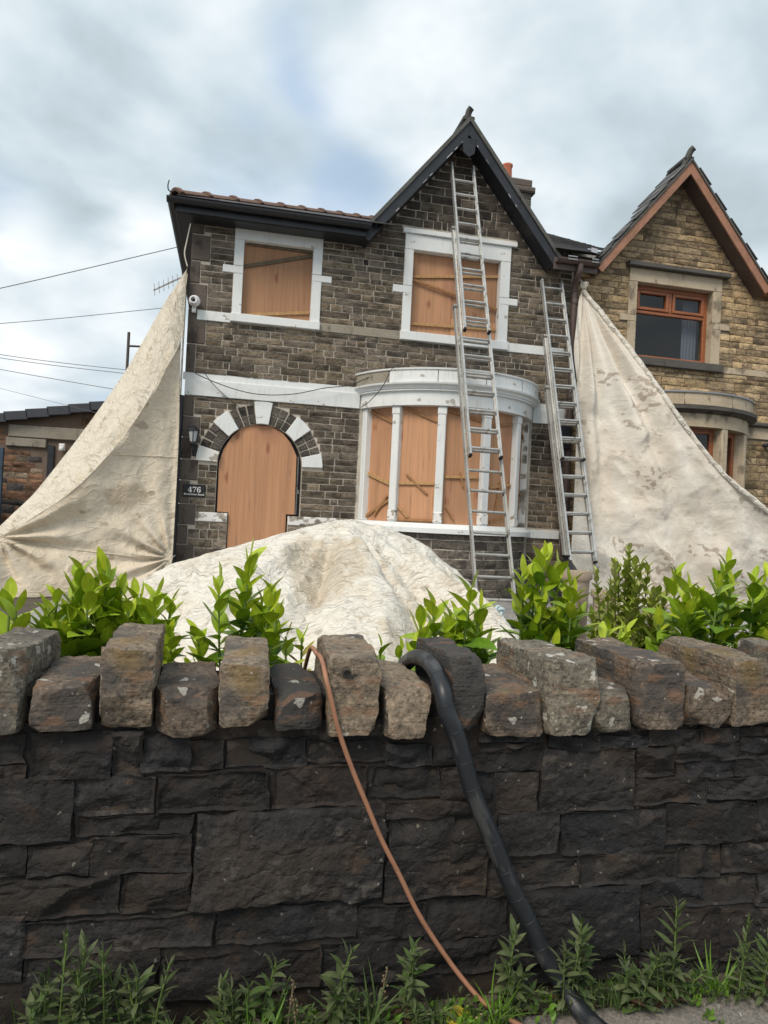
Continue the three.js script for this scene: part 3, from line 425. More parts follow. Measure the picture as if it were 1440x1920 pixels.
// corner stones of the front: [x0, y0, x1, y1]
const QUO = (() => { const L = [], R = rng(44); const ys = [0.42, 0.75, 1.08, 1.33, 1.6, 1.9, 2.17, 2.45, 2.72, 2.985]; for (let i = 0; i < ys.length - 1; i++) L.push([-0.64, ys[i], i % 2 ? -0.43 : -0.52, ys[i + 1]]); L.push([-0.64, 3.275, -0.535, 3.645], [-0.64, 3.65, -0.426, 4.09], [-0.64, 4.095, -0.43, 4.42], [-0.64, 4.425, -0.528, 4.71], [-0.64, 4.715, -0.415, 5.05], [-0.64, 5.055, -0.5, 5.31]); return L; })();
const quoin = (y) => { const q = QUO.find((s) => y >= s[1] && y < s[3]); return q ? [-9, q[2] + 0.004] : null; };

// ---------------------------------------------------------------- the boarded up house
const house = thing('stone_house', 'dark stone house with black gable and every window and door boarded with plywood', 'house');
const GABLE = { cx: 2.9, top: 6.93, eave: 5.27, half: 1.36 };
{
  const x0 = -0.64, x1 = 4.66, H = GABLE, DC = [0.355, 2.14], DR = 0.545;
  const inG = (y) => (H.top - 0.14 - y) * (H.half / (H.top - H.eave));
  const arch = (r, n = 20, y = DC[1]) => Array.from({ length: n + 1 }, (_, i) => [DC[0] - r * Math.cos((i / n) * Math.PI), y + r * Math.sin((i / n) * Math.PI)]);
  const hole = (a, b, c, d) => [[a, b], [c, b], [c, d], [a, d]];
  const doorHole = [[-0.03, 0.45], [-0.03, 1.5], [DC[0] - DR, 1.5], ...arch(DR), [DC[0] + DR, 1.5], [0.745, 1.5], [0.745, 0.45]];
  const outline = [[x0, 0.3], [x1, 0.3], [x1, 5.32], [H.cx + inG(5.32), 5.32], [H.cx, H.top - 0.14], [H.cx - inG(5.32), 5.32], [x0, 5.32]];
  const wg = shapeGeo(outline, 0.34, 0, [hole(-0.03, 4.03, 0.95, 5.1), hole(2.23, 4.02, 3.575, 5.25), doorHole]);
  wg.translate(0, 0, FZ - 0.004); const wallP = mesh('wall', wg, M.mortar, house);
  for (const [n, a, b, c, d] of [['side_wall', x0 + 0.001, x0 + 0.3, -17.5, -9.75], ['back_wall', x0, x1, -17.8, -17.5]]) mesh(n, boxUV(new THREE.BoxGeometry(b - a, 5, d - c)), M.mortar, house, [(a + b) / 2, 2.8, (c + d) / 2]);
  // dark backing inside the openings
  mesh('inner_lining', boxUV(new THREE.BoxGeometry(4.6, 5.0, 0.04)), M.room, house, [2.1, 2.9, FZ - 0.38]);
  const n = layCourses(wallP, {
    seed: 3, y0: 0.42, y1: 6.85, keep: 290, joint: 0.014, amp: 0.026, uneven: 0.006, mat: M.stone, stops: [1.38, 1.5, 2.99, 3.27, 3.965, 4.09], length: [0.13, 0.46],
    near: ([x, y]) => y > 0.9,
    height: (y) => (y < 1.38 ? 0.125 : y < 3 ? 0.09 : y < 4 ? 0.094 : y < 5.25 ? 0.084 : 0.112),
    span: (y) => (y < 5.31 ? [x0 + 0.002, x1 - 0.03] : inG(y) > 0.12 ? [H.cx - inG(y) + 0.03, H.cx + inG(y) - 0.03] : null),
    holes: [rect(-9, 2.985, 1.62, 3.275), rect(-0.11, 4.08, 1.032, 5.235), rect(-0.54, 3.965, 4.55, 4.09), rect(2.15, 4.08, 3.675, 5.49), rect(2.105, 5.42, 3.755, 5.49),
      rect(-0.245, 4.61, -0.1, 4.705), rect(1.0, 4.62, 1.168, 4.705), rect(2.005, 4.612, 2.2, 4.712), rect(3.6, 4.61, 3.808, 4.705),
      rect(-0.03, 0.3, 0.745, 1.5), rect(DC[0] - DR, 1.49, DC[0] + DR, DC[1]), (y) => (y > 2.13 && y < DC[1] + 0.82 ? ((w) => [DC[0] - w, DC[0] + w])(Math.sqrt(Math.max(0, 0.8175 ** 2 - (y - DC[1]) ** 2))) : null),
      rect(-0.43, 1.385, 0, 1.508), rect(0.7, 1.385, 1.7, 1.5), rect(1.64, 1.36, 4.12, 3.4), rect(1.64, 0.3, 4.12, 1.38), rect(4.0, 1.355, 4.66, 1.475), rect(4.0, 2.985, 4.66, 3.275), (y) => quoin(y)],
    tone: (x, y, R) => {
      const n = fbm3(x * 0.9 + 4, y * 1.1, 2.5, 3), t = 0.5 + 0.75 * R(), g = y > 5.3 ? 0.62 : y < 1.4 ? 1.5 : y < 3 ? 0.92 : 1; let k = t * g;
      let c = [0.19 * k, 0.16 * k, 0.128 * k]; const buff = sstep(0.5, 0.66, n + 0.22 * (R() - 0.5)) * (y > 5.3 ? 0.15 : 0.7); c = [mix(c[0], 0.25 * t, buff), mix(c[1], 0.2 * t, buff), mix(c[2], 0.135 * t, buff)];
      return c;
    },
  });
  // corner quoins, long and short
  for (const [a, b, c, d] of QUO) mp('quoin', plate(x0 - 0.006, b + 0.006, c, d - 0.006, FZ - 0.04, FZ + 0.012, 0.008, b), M.quoin, wallP);

  // string course over the ground floor
  for (const [a, b] of [[x0 - 0.03, 1.625], [4.09, 4.6]]) {
    mp('frieze', plate(a + 0.03, 2.988, b, 3.19, FZ - 0.1, FZ + 0.03, 0.004), M.paint, house);
    mesh('string_cornice', boxUV(shapeGeo([[0, 0], [0.05, 0.012], [0.05, 0.03], [0.085, 0.045], [0.095, 0.08], [0, 0.095]], b - a, 0).rotateY(Math.PI / 2)), M.paint, house, [b - (b - a) * 0, 3.185, FZ]).rotation.y = 0;
  }
  // sill bands between the upper windows
  for (const [a, b, m, h] of [[-0.535, -0.118, M.paint, 3.96], [1.038, 1.475, M.bare, 3.972], [1.479, 2.126, M.bare, 3.97], [3.687, 4.55, M.paint, 3.96]]) mp('sill_band', plate(a, h, b, 4.083, FZ - 0.05, FZ + 0.018, 0.005, a), m, house);

  // upper windows: painted stone surround, plywood in the opening, battens nailed across
  const ply = (parent, x0, y0, x1, y1, z, tone = 1, off = 0, name = 'plywood_board') => { const q = plate(x0, y0, x1, y1, z - 0.012, z, 0.002, off); tint(q[0], tone, tone * 0.98, tone * 0.96); return mesh(name, q[0], M.ply, parent, q[1]); };
  const batten = (parent, p, q, z, w = 0.04, m = M.batten) => mesh('batten', bar([p[0], p[1], z + 0.013], [q[0], q[1], z + 0.013], w, 0.022, [0, 0, 1], 0.002, p[0]), m, parent);
  {
    const w = new THREE.Group(); w.name = 'window'; house.add(w); w.userData.label = 'small boarded upper window beside the corner, with one dark slanting batten';
    const P = (n, a, b, c, d, f = 0.03, m = M.paint) => mp(n, plate(a, b, c, d, FZ - 0.14, FZ + f, 0.006, a + b), m, w);
    P('lintel', -0.112, 5.052, 1.032, 5.234); P('jamb_stone', -0.11, 4.708, 0.014, 5.05); P('jamb_stone', -0.245, 4.608, 0.014, 4.705, 0.027); P('jamb_stone', -0.106, 4.085, 0.014, 4.605);
    P('jamb_stone', 0.909, 4.71, 1.032, 5.05); P('jamb_stone', 0.909, 4.622, 1.168, 4.707, 0.027); P('jamb_stone', 0.909, 4.085, 1.034, 4.619); P('sill', -0.118, 3.974, 1.036, 4.082, 0.07);
    ply(w, 0.015, 4.078, 0.908, 5.048, FZ - 0.085, 0.72, 0.4);
    batten(w, [0.02, 4.735], [0.9, 4.985], FZ - 0.085, 0.045, M.battenGrey); batten(w, [0.02, 4.1], [0.9, 4.225], FZ - 0.085, 0.04, M.battenPale); batten(w, [0.05, 5.035], [0.9, 5.03], FZ - 0.085, 0.03, M.battenGrey);
  }
  {
    const w = new THREE.Group(); w.name = 'window'; house.add(w); w.userData.label = 'wide boarded gable window with white hood and three battens';
    const P = (n, a, b, c, d, f = 0.03, m = M.paint) => mp(n, plate(a, b, c, d, FZ - 0.14, FZ + f, 0.006, a + b), m, w);
    P('hood', 2.106, 5.425, 3.755, 5.49, 0.06); P('lintel', 2.146, 5.212, 3.68, 5.422); P('jamb_stone', 2.148, 4.716, 2.271, 5.209); P('jamb_stone', 2.005, 4.612, 2.271, 4.713, 0.027); P('jamb_stone', 2.15, 4.09, 2.271, 4.609);
    P('jamb_stone', 3.535, 4.708, 3.678, 5.209); P('jamb_stone', 3.535, 4.61, 3.808, 4.705, 0.027); P('jamb_stone', 3.535, 4.09, 3.675, 4.607); P('sill', 2.13, 3.968, 3.684, 4.087, 0.07);
    ply(w, 2.273, 4.062, 2.865, 5.208, FZ - 0.085, 0.92, 1.4); ply(w, 2.867, 4.062, 3.533, 5.208, FZ - 0.088, 0.72, 2.1);
    ply(w, 2.872, 4.064, 3.53, 4.36, FZ - 0.0725, 1.0, 3.3);
    batten(w, [2.275, 4.87], [3.53, 5.02], FZ - 0.085, 0.035, M.battenPale); batten(w, [2.275, 4.83], [3.53, 4.555], FZ - 0.062, 0.03, M.batten); batten(w, [2.275, 4.225], [3.53, 4.265], FZ - 0.072, 0.035, M.battenPale);
  }
  // arched doorway
  {
    const w = new THREE.Group(); w.name = 'doorway'; house.add(w); w.userData.label = 'arched doorway closed with one cut plywood sheet';
    mesh('door_frame', shapeGeo([[DC[0] - DR + 0.002, 1.52], ...arch(DR - 0.003), [DC[0] + DR - 0.002, 1.52], [DC[0] + DR - 0.06, 1.52], ...arch(DR - 0.06).reverse(), [DC[0] - DR + 0.06, 1.52]], 0.1, 0), M.black, w, [0, 0, FZ - 0.14]);
    const b = [[-0.02, 0.55], [-0.02, 1.515], [-0.165, 1.515], [-0.17, 2.15], [-0.12, 2.33], [-0.02, 2.5], [0.1, 2.62], [0.24, 2.672], [0.47, 2.672], [0.62, 2.6], [0.74, 2.47], [0.825, 2.3], [0.835, 1.525], [0.725, 1.525], [0.725, 0.55]].reverse();
    const q = shapeGeo(b, 0.014, 0.002); tint(q, 0.92, 0.88, 0.84); const uv = q.attributes.uv; for (let i = 0; i < uv.count; i++) uv.setXY(i, uv.getX(i) + 3.1, uv.getY(i) + 0.8); mesh('plywood_board', q, M.ply, w, [0, 0, FZ - 0.03]);
    mesh('door_handle', cbox(0.02, 0.05, 0.02, 0.005), M.white, w, [0.873, 1.83, FZ - 0.12]);
    mp('frame_strip', plate(0.845, 1.52, 0.866, 2.3, FZ - 0.13, FZ - 0.1, 0.003), M.aluDull, w);
    // arch ring: white voussoirs with cobbled stone between
    const seg = (a0, a1, r0, r1, d, m, nm, par, s = 1) => { const p = []; const n = 5; for (let i = 0; i <= n; i++) { const a = mix(a0, a1, i / n) * R3; p.push([DC[0] - r1 * Math.cos(a), DC[1] + r1 * Math.sin(a)]); } for (let i = n; i >= 0; i--) { const a = mix(a0, a1, i / n) * R3; p.push([DC[0] - r0 * Math.cos(a), DC[1] + r0 * Math.sin(a)]); } const g = shapeGeo(p.reverse(), 0.12, 0.006); return mesh(nm, g, m, par, [0, 0, FZ + d]); };
    const whites = [[1.5, 15.5], [40, 57], [82, 98.5], [124, 141], [165, 178.5]];
    for (const [a, b] of whites) seg(a, b, DR, a === 82 ? 0.835 : 0.815, 0.035, a === 1.5 ? M.paintWorn2 : M.paint, 'voussoir', w);
    const R = rng(71);
    for (const [a, b] of [[15.5, 40], [57, 82], [98.5, 124], [141, 165]]) {
      seg(a, b, DR, 0.8, -0.02, M.mortar, 'arch_mortar', w);
      for (let k = 0; k < 2; k++) { const r0 = DR + 0.004 + k * 0.128, r1 = r0 + 0.118; for (let i = 0; i < 3; i++) { const c0 = mix(a, b, i / 3) + 0.6, c1 = mix(a, b, (i + 1) / 3) - 0.6; const g = seg(c0 + (R() - 0.5), c1 + (R() - 0.5), r0, r1, 0.005 + R() * 0.012, M.stone, 'arch_stone', w); const t = 0.5 + 0.6 * R(); tint(g.geometry, 0.13 * t, 0.115 * t, 0.1 * t); } }
    }
    for (const [a, c] of [[-0.432, -0.031], [0.748, 1.62]]) mp('impost', plate(a, 1.385, c, 1.503, FZ - 0.1, FZ + 0.02, 0.006, a), M.paintWorn, w);
  }
  // bow window
  {
    const w = new THREE.Group(); w.name = 'bow_window'; house.add(w); w.position.set(2.88, 0, -9.85); w.userData.label = 'white bow window of five boarded lights with curved parapet';
    const arc = (r0, r1, y0, y1, a0, a1, n = 40) => { const g = new THREE.LatheGeometry([[r0, y0], [r1, y0], [r1, y1], [r0, y1], [r0, y0]].map((p) => new THREE.Vector2(...p)), n, a0 * R3, (a1 - a0) * R3); const q = boxUV(g.toNonIndexed()); q.computeVertexNormals(); return toCreasedNormals(q, 0.5); };
    const prof = (pts, a0, a1, n = 40) => { const g = new THREE.LatheGeometry(pts.map((p) => new THREE.Vector2(...p)), n, a0 * R3, (a1 - a0) * R3); const uv = g.attributes.uv, P = g.attributes.position; for (let i = 0; i < uv.count; i++) uv.setXY(i, uv.getX(i) * (a1 - a0) * R3 * 1.35, P.getY(i) + Math.hypot(P.getX(i), P.getZ(i))); return toCreasedNormals(g, 0.4); };
    const A = 69.5;
    // base of coursed stone
    const bs = mesh('base_wall', arc(1.0, 1.265, 0.35, 1.39, -A, A), M.mortar, w); const R = rng(17); let y = 0.42;
    while (y < 1.34) { const h = Math.min(0.125 * (0.9 + 0.2 * R()), 1.385 - y); let a = -A; while (a < A - 0.5) { let d = 9 + 9 * R(); if (A - a - d < 5) d = A - a; const wd = (d * R3) * 1.28 - 0.012; const t = 0.6 + 0.5 * R(); const g = rock(wd, h - 0.012, 0.02, 7000 + a * 10 + y * 1000, { cell: 99, amp: 0.018, edge: 0.016, grain: 0.003, tone: [0.2 * t, 0.175 * t, 0.15 * t], planes: 3, nx: 5, ny: 3 }); const m = mesh('stone', g, M.stone, bs, [Math.sin((a + d / 2) * R3) * 1.262, y + h / 2, Math.cos((a + d / 2) * R3) * 1.262]); m.rotation.y = (a + d / 2) * R3; a += d; } y += h; }
    mesh('sill', prof([[1.1, 1.38], [1.36, 1.38], [1.36, 1.44], [1.3, 1.5], [1.1, 1.5]], -A - 1, A + 1), M.paint, w);
    const fr = [-A, -42, -14.5, 13.5, 41.5, A];
    fr.forEach((a, i) => {
      const end = i === 0 || i === 5, wd = end ? 0.1 : 0.105, aa = i === 0 ? a + 2 : i === 5 ? a - 2 : a;
      const g = cbox(wd, 1.49, 0.13, 0.01, i * 1.7); const m = mesh('mullion', g, i === 5 ? M.paintWorn3 : M.paint, w, [Math.sin(aa * R3) * 1.215, 2.247, Math.cos(aa * R3) * 1.215]); m.rotation.y = aa * R3;
      if (!end) { const f = mesh('mullion_foot', cbox(wd + 0.012, 0.13, 0.142, 0.008, i), M.paintWorn, m, [0, -0.665, 0.002]); mesh('mullion_head', cbox(wd + 0.012, 0.09, 0.142, 0.008, i), M.paint, m, [0, 0.683, 0.002]); }
    });
    for (let i = 0; i < 5; i++) {
      const a0 = fr[i] + 2, a1 = fr[i + 1] - 2, am = (a0 + a1) / 2, r = 1.2, hw = Math.sin((a1 - a0) / 2 * R3) * r, tones = [0.92, 1, 0.88, 0.9, 0.75];
      const p = new THREE.Group(); p.name = 'light'; p.position.set(Math.sin(am * R3) * r * Math.cos((a1 - a0) / 2 * R3), 0, Math.cos(am * R3) * r * Math.cos((a1 - a0) / 2 * R3)); p.rotation.y = am * R3; w.add(p);
      const q = plate(-hw, 1.5, hw, 3.0, -0.012, 0, 0.002, i * 2.3 + 1); tint(q[0], tones[i], tones[i] * 0.97, tones[i] * 0.94); mesh('plywood_board', q[0], M.ply, p, q[1]);
      const B = [[[-1, 2.97, 1, 2.78, 0.04], [-1, 2.14, 1, 1.98, 0.05], [-0.9, 1.55, 0.9, 1.78, 0.035], [-0.2, 1.57, 0.75, 1.83, 0.03]], [[-0.95, 2.98, 1, 2.8, 0.035], [-1, 2.0, 1, 2.01, 0.04], [-0.6, 2.12, 0.6, 1.87, 0.025], [-1, 1.53, 1, 1.54, 0.03], [-0.98, 1.7, -0.4, 1.56, 0.025]], [[-0.95, 2.95, 0.9, 2.85, 0.035], [-0.95, 2.1, 0.9, 2.12, 0.035], [-0.1, 2.17, 0.1, 1.98, 0.02], [-0.8, 1.72, -0.35, 1.56, 0.025]], [[-0.8, 2.8, 0.9, 2.87, 0.035], [-0.7, 2.0, 0.95, 2.06, 0.03], [0.15, 2.1, -0.2, 1.7, 0.025], [-0.6, 1.55, 0.8, 1.66, 0.03]], [[-0.9, 2.9, 0.9, 2.75, 0.035], [-0.9, 2.05, 0.9, 1.95, 0.03]]][i];
      B.forEach(([xa, ya, xb, yb, wd], k) => mesh('batten', bar([xa * hw * 0.97, ya, 0.013 + k * 0.003], [xb * hw * 0.97, yb, 0.013 + k * 0.003], wd, 0.022, [0, 0, 1], 0.002, k), k % 3 === 1 ? M.battenPale : M.batten, p));
      // shallow arched soffit strip over the light
      mp('head_strip', plate(-hw * 0.8, 3.0, hw * 0.8, 3.02, -0.02, 0.1, 0.004), M.paintWorn, p);
    }
    mesh('frieze', prof([[1.1, 2.992], [1.315, 2.992], [1.315, 3.175], [1.1, 3.175]], -A - 1.2, A + 1.2), M.paint, w);
    mesh('cornice', prof([[1.2, 3.172], [1.35, 3.175], [1.345, 3.2], [1.36, 3.2], [1.37, 3.235], [1.41, 3.25], [1.415, 3.272], [1.2, 3.28]], -A - 2, A + 2), M.paint, w);
    const R2 = 1.385; // parapet in blocks, the end one unpainted
    [[-71, -45, M.bare], [-44.6, -18, M.paint], [-17.6, 8, M.paint], [8.4, 34, M.paint], [34.4, 71, M.paint]].forEach(([a, b, m]) => mesh('parapet_block', prof([[1.2, 3.278], [R2, 3.278], [R2, 3.43], [1.2, 3.43]], a, b, 16), m, w));
    mesh('parapet_capping', prof([[1.15, 3.43], [R2 + 0.015, 3.43], [R2 + 0.018, 3.452], [1.15, 3.46]], -71, 71), M.paint, w);
    mesh('flat_roof', arc(0.4, 1.3, 3.3, 3.34, -71, 71), M.lead, w);
  }
  mp('wall_sill', plate(4.06, 1.356, 4.6, 1.472, FZ - 0.05, FZ + 0.04, 0.006), M.paint, house);

  // gable roof with black barge boards
  {
    const zf = -9.12, P = [H.cx, H.top], sl = (H.top - H.eave) / H.half, hyp = Math.hypot(1, sl);
    const roof = new THREE.Group(); roof.name = 'gable_roof'; house.add(roof);
    for (const s of [-1, 1]) {
      const ex = H.cx + s * (H.half + 0.04), ey = H.eave - 0.05, off = (k) => [s * sl / hyp * k, 1 / hyp * k];
      const strip = (k0, k1, z0, z1, nm, m, ext = 0) => { const o0 = off(k0), o1 = off(k1); const a = [H.cx, H.top + k0 * hyp], b = [ex + o0[0] + s * ext, ey + o0[1] - sl * ext], c = [ex + o1[0] + s * ext, ey + o1[1] - sl * ext], d = [H.cx, H.top + k1 * hyp]; const pts = s > 0 ? [a, b, c, d] : [a, d, c, b]; return mesh(nm, shapeGeo(pts.reverse ? (s > 0 ? [b, c, d, a] : [a, d, c, b]) : pts, z1 - z0, 0.004), m, roof, [0, 0, z1]); };
      strip(-0.1, 0.0, zf - 0.03, zf, 'barge_board', M.board); strip(-0.12, -0.082, zf - 0.05, zf + 0.012, 'barge_moulding', M.board);
      strip(-0.12, -0.035, -9.5, zf - 0.032, 'soffit', M.board);
      strip(0.0, 0.05, zf - 0.25, zf + 0.025, 'verge', M.verge, 0.02); mesh('roof_slope', gableSlope(H, s, sl, hyp, zf - 0.2, 3.6), M.slate, roof);
      const R = rng(30 + s); for (let i = 0; i < 6; i++) { const t = 0.06 + R() ** 1.6 * 0.85, fl = 0.02 + 0.06 * R() ** 2, x = H.cx + s * (t * H.half), y = H.top - sl * t * H.half; mesh('paint_flake', bar([x, y - 0.175, zf + 0.012], [x + s * fl, y - 0.175 - sl * fl, zf + 0.012], 0.006 + R() * 0.008, 0.004), M.flake, roof); }
    }
    mesh('apex_block', shapeGeo([[-0.1, 0.04], [-0.08, -0.16], [0, -0.22], [0.08, -0.16], [0.1, 0.04]], 0.04, 0.006), M.board, roof, [H.cx, H.top - 0.27, zf + 0.02]);
    const f = mesh('finial', tube([[0, -0.1, -0.1], [-0.015, 0.02, -0.04], [-0.005, 0.1, 0.0], [0.012, 0.125, 0.03]], 0.045, 24, 12), M.verge, roof, [H.cx, H.top + 0.07, zf - 0.04]);
    mesh('ridge', bar([H.cx, H.top + 0.08, zf - 0.05], [H.cx, H.top + 0.08, zf - 3.7], 0.16, 0.08, [0, 1, 0], 0.02), M.verge, roof);
  }
  // hipped main roof: eaves, gutter, slates and hip tiles
  {
    const roof = new THREE.Group(); roof.name = 'hipped_roof'; house.add(roof);
    const ex = -0.88, ez = -9.03, ey = 5.31, s = 0.43, A = 4.2;
    const tri = (a, b, c) => [...a, ...b, ...c]; const V = (x, z) => [x, ey + 0.05 + s * Math.min(x - ex, ez - z), z];
    const g = new THREE.BufferGeometry(); const q = []; const zb = -9.76, hx = 1.5, hz = ez - (hx - ex); q.push(...tri(V(ex, ez), V(hx, ez), V(hx, hz)), ...tri(V(hx, zb), V(7.6, zb), V(7.6, ez - A)), ...tri(V(hx, zb), V(7.6, ez - A), V(ex + A, ez - A)), ...tri(V(hx, zb), V(ex + A, ez - A), V(hx, hz)), ...((VV) => [...tri(VV(4.2, ez), VV(4.9, ez), VV(4.9, zb)), ...tri(VV(4.2, ez), VV(4.9, zb), VV(4.2, zb)), ...tri(VV(3.9, zb), VV(5.6, zb), VV(5.6, ez - A)), ...tri(VV(3.9, zb), VV(5.6, ez - A), VV(3.9, ez - A))])((x, z) => [x, ey + 0.05 + 0.495 * (ez - z), z]), ...tri(V(ex, ez), V(ex + A, ez - A), V(ex, ez - 8.4)), ...tri(V(ex + A, ez - A), [ex + A, ey + 0.05, ez - 8.4], V(ex, ez - 8.4)));
    g.setAttribute('position', new THREE.Float32BufferAttribute(q, 3)); const gg = boxUV(g); gg.computeVertexNormals(); mesh('roof_boarding', tint(gg, 0.8, 0.8, 0.8), M.slate, roof);
    // slates of the front slope, course by course
    const R = rng(55), sl = []; for (let k = 0; k < 20; k++) { const z = ez + 0.04 - k * 0.2, y = ey + 0.062 + s * (k * 0.2 - 0.04); let x = Math.max(ex + k * 0.2, ex) + R() * 0.1; while (x < (k < 9 ? 1.8 : 1.4)) { const w = 0.24 + R() * 0.03; const b = cbox(w - 0.006, 0.012, 0.32, 0.003, R() * 5); b.rotateX(Math.atan(s) + 0.03); b.translate(x + w / 2, y + 0.06, z - 0.15); const t = 0.6 + 0.7 * R(); tint(b, t, t * (R() < 0.3 ? 0.75 : 0.97), t * 0.95); sl.push(b); x += w; } }
    for (let k = 0; k < 20; k++) { const z = ez + 0.0 - k * 0.2, y = ey + 0.062 + 0.495 * (k * 0.2); let x = k < 4 ? 4.22 : 4.0; while (x < (k < 4 ? 4.75 : 5.5)) { const w = 0.24 + R() * 0.03; const b = cbox(w - 0.006, 0.012, 0.32, 0.003, R() * 5); b.rotateX(Math.atan(0.495) - 0.05); b.translate(x + w / 2, y + 0.06, z - 0.15); const t = 0.6 + 0.8 * R(); tint(b, t, t, t); sl.push(b); x += w; } }
    stuff(mesh('slate_courses', mergeGeometries(sl), M.slate, roof));
    for (let k = 0; k < 10; k++) { // hip tiles, each lapping the one below
      const t0 = 0.02 + k * 0.33, dir = new THREE.Vector3(1, s, -1).normalize(); const p = (t, l) => [ex + t, ey + 0.075 + s * t + l, ez - t];
      const sh = new THREE.Shape(); sh.moveTo(-0.1, -0.035); sh.quadraticCurveTo(0, 0.085, 0.1, -0.035); sh.lineTo(0.085, -0.05); sh.quadraticCurveTo(0, 0.06, -0.085, -0.05);
      const e = new THREE.ExtrudeGeometry(sh, { depth: 0.48, bevelEnabled: false, curveSegments: 8 }); const up = new THREE.Vector3(0, 1, 0).addScaledVector(dir, -dir.y).normalize(), xx = new THREE.Vector3().crossVectors(up, dir);
      e.applyMatrix4(new THREE.Matrix4().makeBasis(xx, up, dir).setPosition(...p(t0, 0.02 * (1 - 0.2 * R())))); const u = boxUV(e, k, k); u.computeVertexNormals(); mesh('hip_tile', toCreasedNormals(u, 0.6), M.terra, roof);
      const c = new THREE.ExtrudeGeometry(sh, { depth: 0.05, bevelEnabled: true, bevelSize: 0.01, bevelThickness: 0.01, bevelSegments: 1, curveSegments: 8 }); c.applyMatrix4(new THREE.Matrix4().makeBasis(xx, up, dir).setPosition(...p(t0 + 0.005, 0.03))); const u2 = boxUV(c, k, 2); u2.computeVertexNormals(); mesh('hip_tile', u2, M.terra, roof);
    }
    mesh('hip_iron', tube([[0, 0, 0], [-0.06, 0.0, 0.06], [-0.07, 0.05, 0.07], [-0.06, 0.12, 0.06]], 0.008, 12, 6), M.black, roof, [ex + 0.02, ey + 0.08, ez - 0.02]);
    mp('fascia', plate(ex + 0.05, ey - 0.12, 1.56, ey + 0.03, ez - 0.1, ez - 0.06, 0.003), M.board, roof);
    mesh('fascia', ...(() => { const p = plate(-8.4, ey - 0.12, 0.0, ey + 0.03, -0.02, 0.02, 0.003); p[0].rotateY(Math.PI / 2); return [p[0], M.board, roof, [ex + 0.06, p[1][1], ez - 0.08 - 4.2]]; })());
    mp('soffit', plate(ex + 0.05, ey - 0.125, 1.6, ey - 0.105, FZ - 0.02, ez - 0.1, 0.002), M.board, roof); mp('soffit', plate(ex + 0.08, ey - 0.125, -0.62, ey - 0.105, ez - 8.3, FZ - 0.02, 0.002), M.board, roof);
    const gut = (a, b) => { const sh = []; for (let i = 0; i <= 8; i++) { const t = Math.PI + (i / 8) * Math.PI; sh.push([Math.cos(t) * 0.06, Math.sin(t) * 0.06]); } for (let i = 8; i >= 0; i--) { const t = Math.PI + (i / 8) * Math.PI; sh.push([Math.cos(t) * 0.052, Math.sin(t) * 0.052]); } const g = shapeGeo(sh, b - a, 0); g.rotateY(Math.PI / 2); g.translate(b, 0, 0); return boxUV(g); };
    mesh('gutter', gut(ex - 0.06, 1.6), M.black, roof, [0, ey + 0.01, ez + 0.005]);
    mesh('gutter', (() => { const g = gut(0, 8.2); g.rotateY(Math.PI / 2); return g; })(), M.black, roof, [ex - 0.005, ey + 0.01, ez]);
    // valley between the two gables
    mesh('valley_gutter', gut(4.22, 4.86), M.brownPipe, roof, [0, 5.24, -9.06]); mp('fascia', plate(4.2, 5.1, 4.86, 5.26, -9.13, -9.1, 0.003), M.brownPipe, roof);
    for (const [a, b] of [[4.36, 4.5], [4.72, 4.82]]) for (let k = 0; k < 2; k++) mesh('bracket', cbox(b - a, 0.018, 0.01, 0.002), M.lead, roof, [(a + b) / 2, 5.26 - k * 0.04, -8.995]);
    mesh('flashing', bar([4.76, 5.36, -9.02], [4.88, 5.52, -9.25], 0.09, 0.006, [0, 0.8, 0.6]), M.lead, roof);
  }
  // rain water pipe in the corner between the houses
  { const p = new THREE.Group(); p.name = 'downpipe'; house.add(p); mesh('hopper_bend', tube([[4.58, 5.2, -9.06], [4.58, 5.08, -9.08], [4.6, 4.98, -9.24], [4.63, 4.86, -9.3]], 0.045, 16, 10), M.brownPipe, p); mesh('pipe', tube([[4.63, 4.88, -9.3], [4.64, 3, -9.3], [4.64, 0.5, -9.3]], 0.05, 20, 12), M.brownPipe, p); for (const y of [4.7, 3.35, 1.9]) mesh('pipe_collar', lathe([[0.048, 0], [0.06, 0], [0.06, 0.07], [0.048, 0.07]], 14), M.brownPipe, p, [4.64, y, -9.3]); mesh('pipe_box', cbox(0.26, 0.34, 0.16, 0.01), M.black, p, [4.5, 2.8, -9.28]); }
  // chimney
  {
    const c = new THREE.Group(); c.name = 'chimney'; house.add(c); c.position.set(5.24, -0.06, -13.4); c.scale.set(0.86, 1, 0.86); const R = rng(8);
    mesh('stack', boxUV(new THREE.BoxGeometry(0.62, 2.6, 0.62)), M.mortar, c, [0, 7.0, 0]);
    for (let k = 0; k < 9; k++) { let x = -0.32; const y = 7.3 + k * 0.11; while (x < 0.31) { let w = 0.14 + R() * 0.14; if (0.32 - x - w < 0.08) w = 0.32 - x; const t = 0.6 + 0.6 * R(); const g = cbox(w - 0.01, 0.1, 0.06, 0.012, R() * 9); tint(g, 0.14 * t, 0.13 * t, 0.115 * t); mesh('stone', g, M.stone, c, [x + w / 2, y, 0.3]); x += w; } }
    mesh('oversailing_course', cbox(0.78, 0.12, 0.78, 0.03), M.quoin, c, [0, 8.2, 0]); mesh('top_course', cbox(0.66, 0.16, 0.66, 0.03), M.quoin, c, [0, 8.34, 0]);
    mesh('chimney_pot', lathe([[0.12, 0], [0.105, 0.32], [0.125, 0.34], [0.125, 0.38], [0.1, 0.38], [0.085, 0.3], [0.085, 0]], 20), M.pot, c, [-0.18, 8.4, 0]);
  }
}
